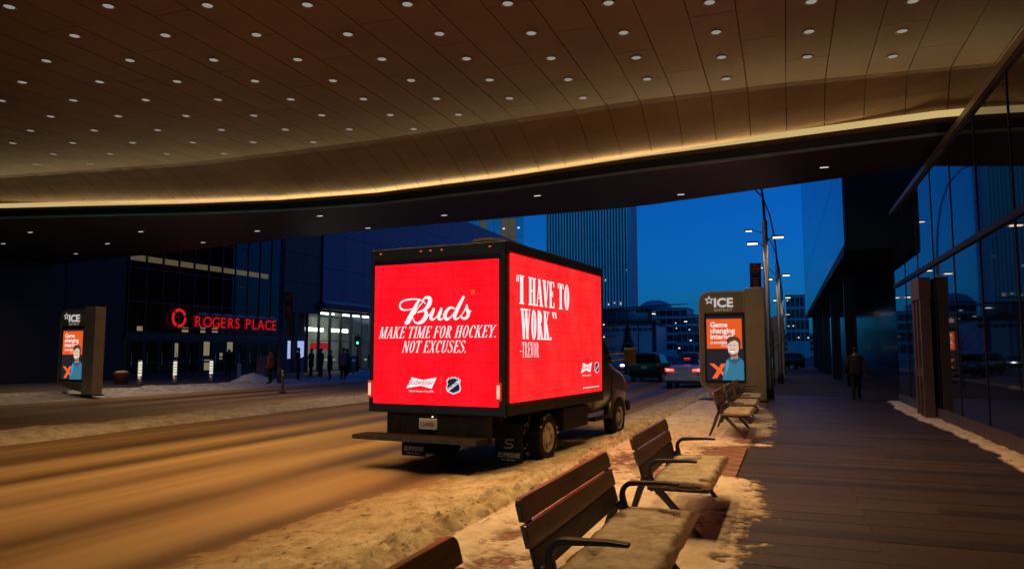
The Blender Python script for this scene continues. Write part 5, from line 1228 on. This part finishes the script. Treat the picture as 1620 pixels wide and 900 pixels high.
def block(name, label, x0, x1, y_, d, h, base, bands=0, m=None, wm=None, nw=0, lit=.1, z0=0):
    t = thing(name, label, 'building', (x0, y_, 0))
    w = x1 - x0
    MB().box(0, w, .12, d, z0, h).obj('wall', m, t); MB().box(-.15, w + .15, -.05, d + .1, h + .002, h + .35).obj('roof', mat('flat roof', (.12, .12, .14), .8), t)
    for k in range(bands):
        za = base + (h - base) * k / bands + .25; zb_ = base + (h - base) * (k + 1) / bands - .55
        for i in range(nw):
            xa = w * i / nw + .12; xb = w * (i + 1) / nw - .12
            MB().box(xa, xb, .06, .118, za, zb_).obj('window', wm or M_DARKGL, t)
            if rnd.random() < .22: xm = rnd.uniform(xa, xb - .5); zm = rnd.uniform(za, max(za + .01, zb_ - .5)); MB().box(xm, xm + .45, .03, .055, zm, zm + .35).obj('lit_window', M_TWLIT, t)
    return t
M_PALE = mat('pale blue cladding', (.55, .6, .66), .5, var=.15, scale=.3); M_MID = mat('grey concrete', (.5, .5, .52), .7, var=.2, scale=.4); M_LITE = mat('light concrete', (.78, .78, .8), .7, var=.15, scale=.4)
ob_ = block('office_block', 'banded office block with a rounded roof dome in the distance', -48.3, -31.5, 260, 20, 16.8, 2.5, 5, M_LITE, M_DARKGL, 7, .03)
dm_ = [(.01, 3.4)]; MB().lathe_z([(6.0, 0), (5.7, 1.0), (4.9, 2.0), (3.4, 2.8), (1.6, 3.2), (.05, 3.3)], (4.6, 9, 17.16), 28).obj('dome', M_PALE, ob_, True)
block('office_block', 'lower banded block stepping down beside the domed office block', -31.2, -24.0, 255, 20, 14.0, 2.5, 4, M_LITE, M_DARKGL, 4, .03)
block('pale_glass_hall', 'pale blue low hall behind the fir tree past the crossing', -36, -24.8, 150, 16, 7.2, 5.8, 1, M_PALE, M_BLUEGLASS, 10, .0)
block('low_building', 'long low building front behind the queueing cars', -24.4, -8.5, 180, 18, 6.6, 1.2, 2, M_MID, M_DARKGL, 12, 0)
block('far_office', 'far blue office block at the end of the pavement by the saplings', .6, 7.2, 250, 15, 19.5, 5, 4, M_MID, M_DARKGL, 5, 0)
block('far_building', 'dark low building closing the street past the cross street', -8, 16, 320, 20, 9, 2, 3, M_MID, M_DARKGL, 10, .1)
t = thing('parking_structure', 'open parkade with white lamps glimpsed beside the truck box', 'building', (-41.5, 140, 0))
for k in range(4): MB().box(0, 9, 0, 12, 2.6 + 2.4 * k, 3.1 + 2.4 * k).obj('deck', M_MID, t)
for k in range(4): MB().box(.3 + 2.6 * k, .7 + 2.6 * k, .2, .6, 0, 10.3).obj('column', M_MID, t)
for k in range(3):
    for i in range(4): MB().box(.9 + 2.2 * i, 1.9 + 2.2 * i, 1.5, 1.7, 2.2 + 2.4 * k, 2.4 + 2.4 * k).obj('lamp', glow('parkade lamp', (.85, .9, 1), 1.6), t)
MB().box(0, 9, 11.8, 12, 0, 10).obj('back_wall', M_MID, t)
t = thing('skywalk', 'dark enclosed footbridge crossing the road beneath the finned tower', 'bridge', (-34, 120, 0))
MB().box(0, 14.6, 0, 4, 6.55, 6.95).obj('floor_beam', M_CHARCOAL, t); MB().box(0, 14.6, 0, 4, 8.45, 8.75).obj('roof_beam', M_CHARCOAL, t)
for k in range(9): MB().box(.1 + 1.62 * k, 1.62 + 1.62 * k, .1, .14, 6.96, 8.44).obj('pane', M_BLUEGLASS, t)
for x in (.4, 13.6): MB().box(x, x + .6, 1.5, 2.5, 0, 6.54).obj('pier', M_CHARCOAL, t)

def conifer(label, loc, h, r, n=1500):
    t = thing('fir_tree', label, 'tree', loc)
    MB().tube([(0, 0, 0), (0, 0, h * .5), (0, 0, h)], [h * .03, h * .018, .01], 7).obj('trunk', mat('bark', (.05, .035, .025), .9), t)
    b = MB()
    for k in range(n):
        q = rnd.random() ** .75; z = h * (.10 + .90 * (1 - q)); rr = r * q * (.55 + .45 * rnd.random()) * (1 + .12 * math.sin(z * 9)); a = rnd.uniform(0, 6.283)
        c = Vector((rr * math.cos(a), rr * math.sin(a), z - rr * .25)); d = Vector((math.cos(a), math.sin(a), -.35)) * .30; sdv = Vector((-math.sin(a), math.cos(a), rnd.uniform(-.3, .3))) * .10
        b.add([c - d * .5 - sdv, c - d * .5 + sdv, c + d, ], [(0, 1, 2)])
    b.obj('crown', mat('fir needles', (.035, .06, .045), .8, var=.5, scale=3), t)
conifer('dark conical fir tree standing before the pale blue hall', (-20.1, 100, 0), 5.7, 1.5)
conifer('small dark fir tree beyond the truck mirror near the parkade', (-27.5, 112, 0), 4.2, 1.2, 900)
def sapling(label, loc, h, seed):
    t = thing('bare_sapling', label, 'tree', loc, 0, 'bare saplings along the pavement'); r2 = random.Random(seed)
    MB().tube([(0, 0, 0), (.02, 0, h * .5), (0, .02, h * .8)], [.035, .025, .012], 6).obj('trunk', mat('bark', (.05, .035, .025), .9), t)
    b = MB()
    def br(p, d, l, r, lev):
        q = p + d * l; b.tube([p, (p + q) / 2 + Vector((r2.uniform(-.03, .03), r2.uniform(-.03, .03), 0)), q], [r, r * .7, r * .4], 4)
        if lev:
            for _ in range(3): br(p + d * l * r2.uniform(.4, 1), (d + Vector((r2.uniform(-.7, .7), r2.uniform(-.7, .7), r2.uniform(0, .5)))).normalized(), l * .6, r * .55, lev - 1)
    for k in range(9):
        a = r2.uniform(0, 6.28); br(Vector((0, 0, h * r2.uniform(.35, .8))), Vector((math.cos(a), math.sin(a), 1.1)).normalized(), h * .28, .011, 2)
    b.obj('crown', mat('twigs', (.045, .03, .025), .9), t)
sapling('bare leafless sapling just past the tan totem pylon', (-.95, 31, .15), 3.6, 3)
sapling('bare leafless sapling by the second lamp post', (-.55, 38, .15), 4.0, 9)
sapling('bare leafless sapling by the third lamp post', (-.5, 52, .15), 4.2, 12)
# third totem further along, seen edge on
make_totem('tan totem with red lit screen further down the pavement', (-2.2, 47, .15), 0)
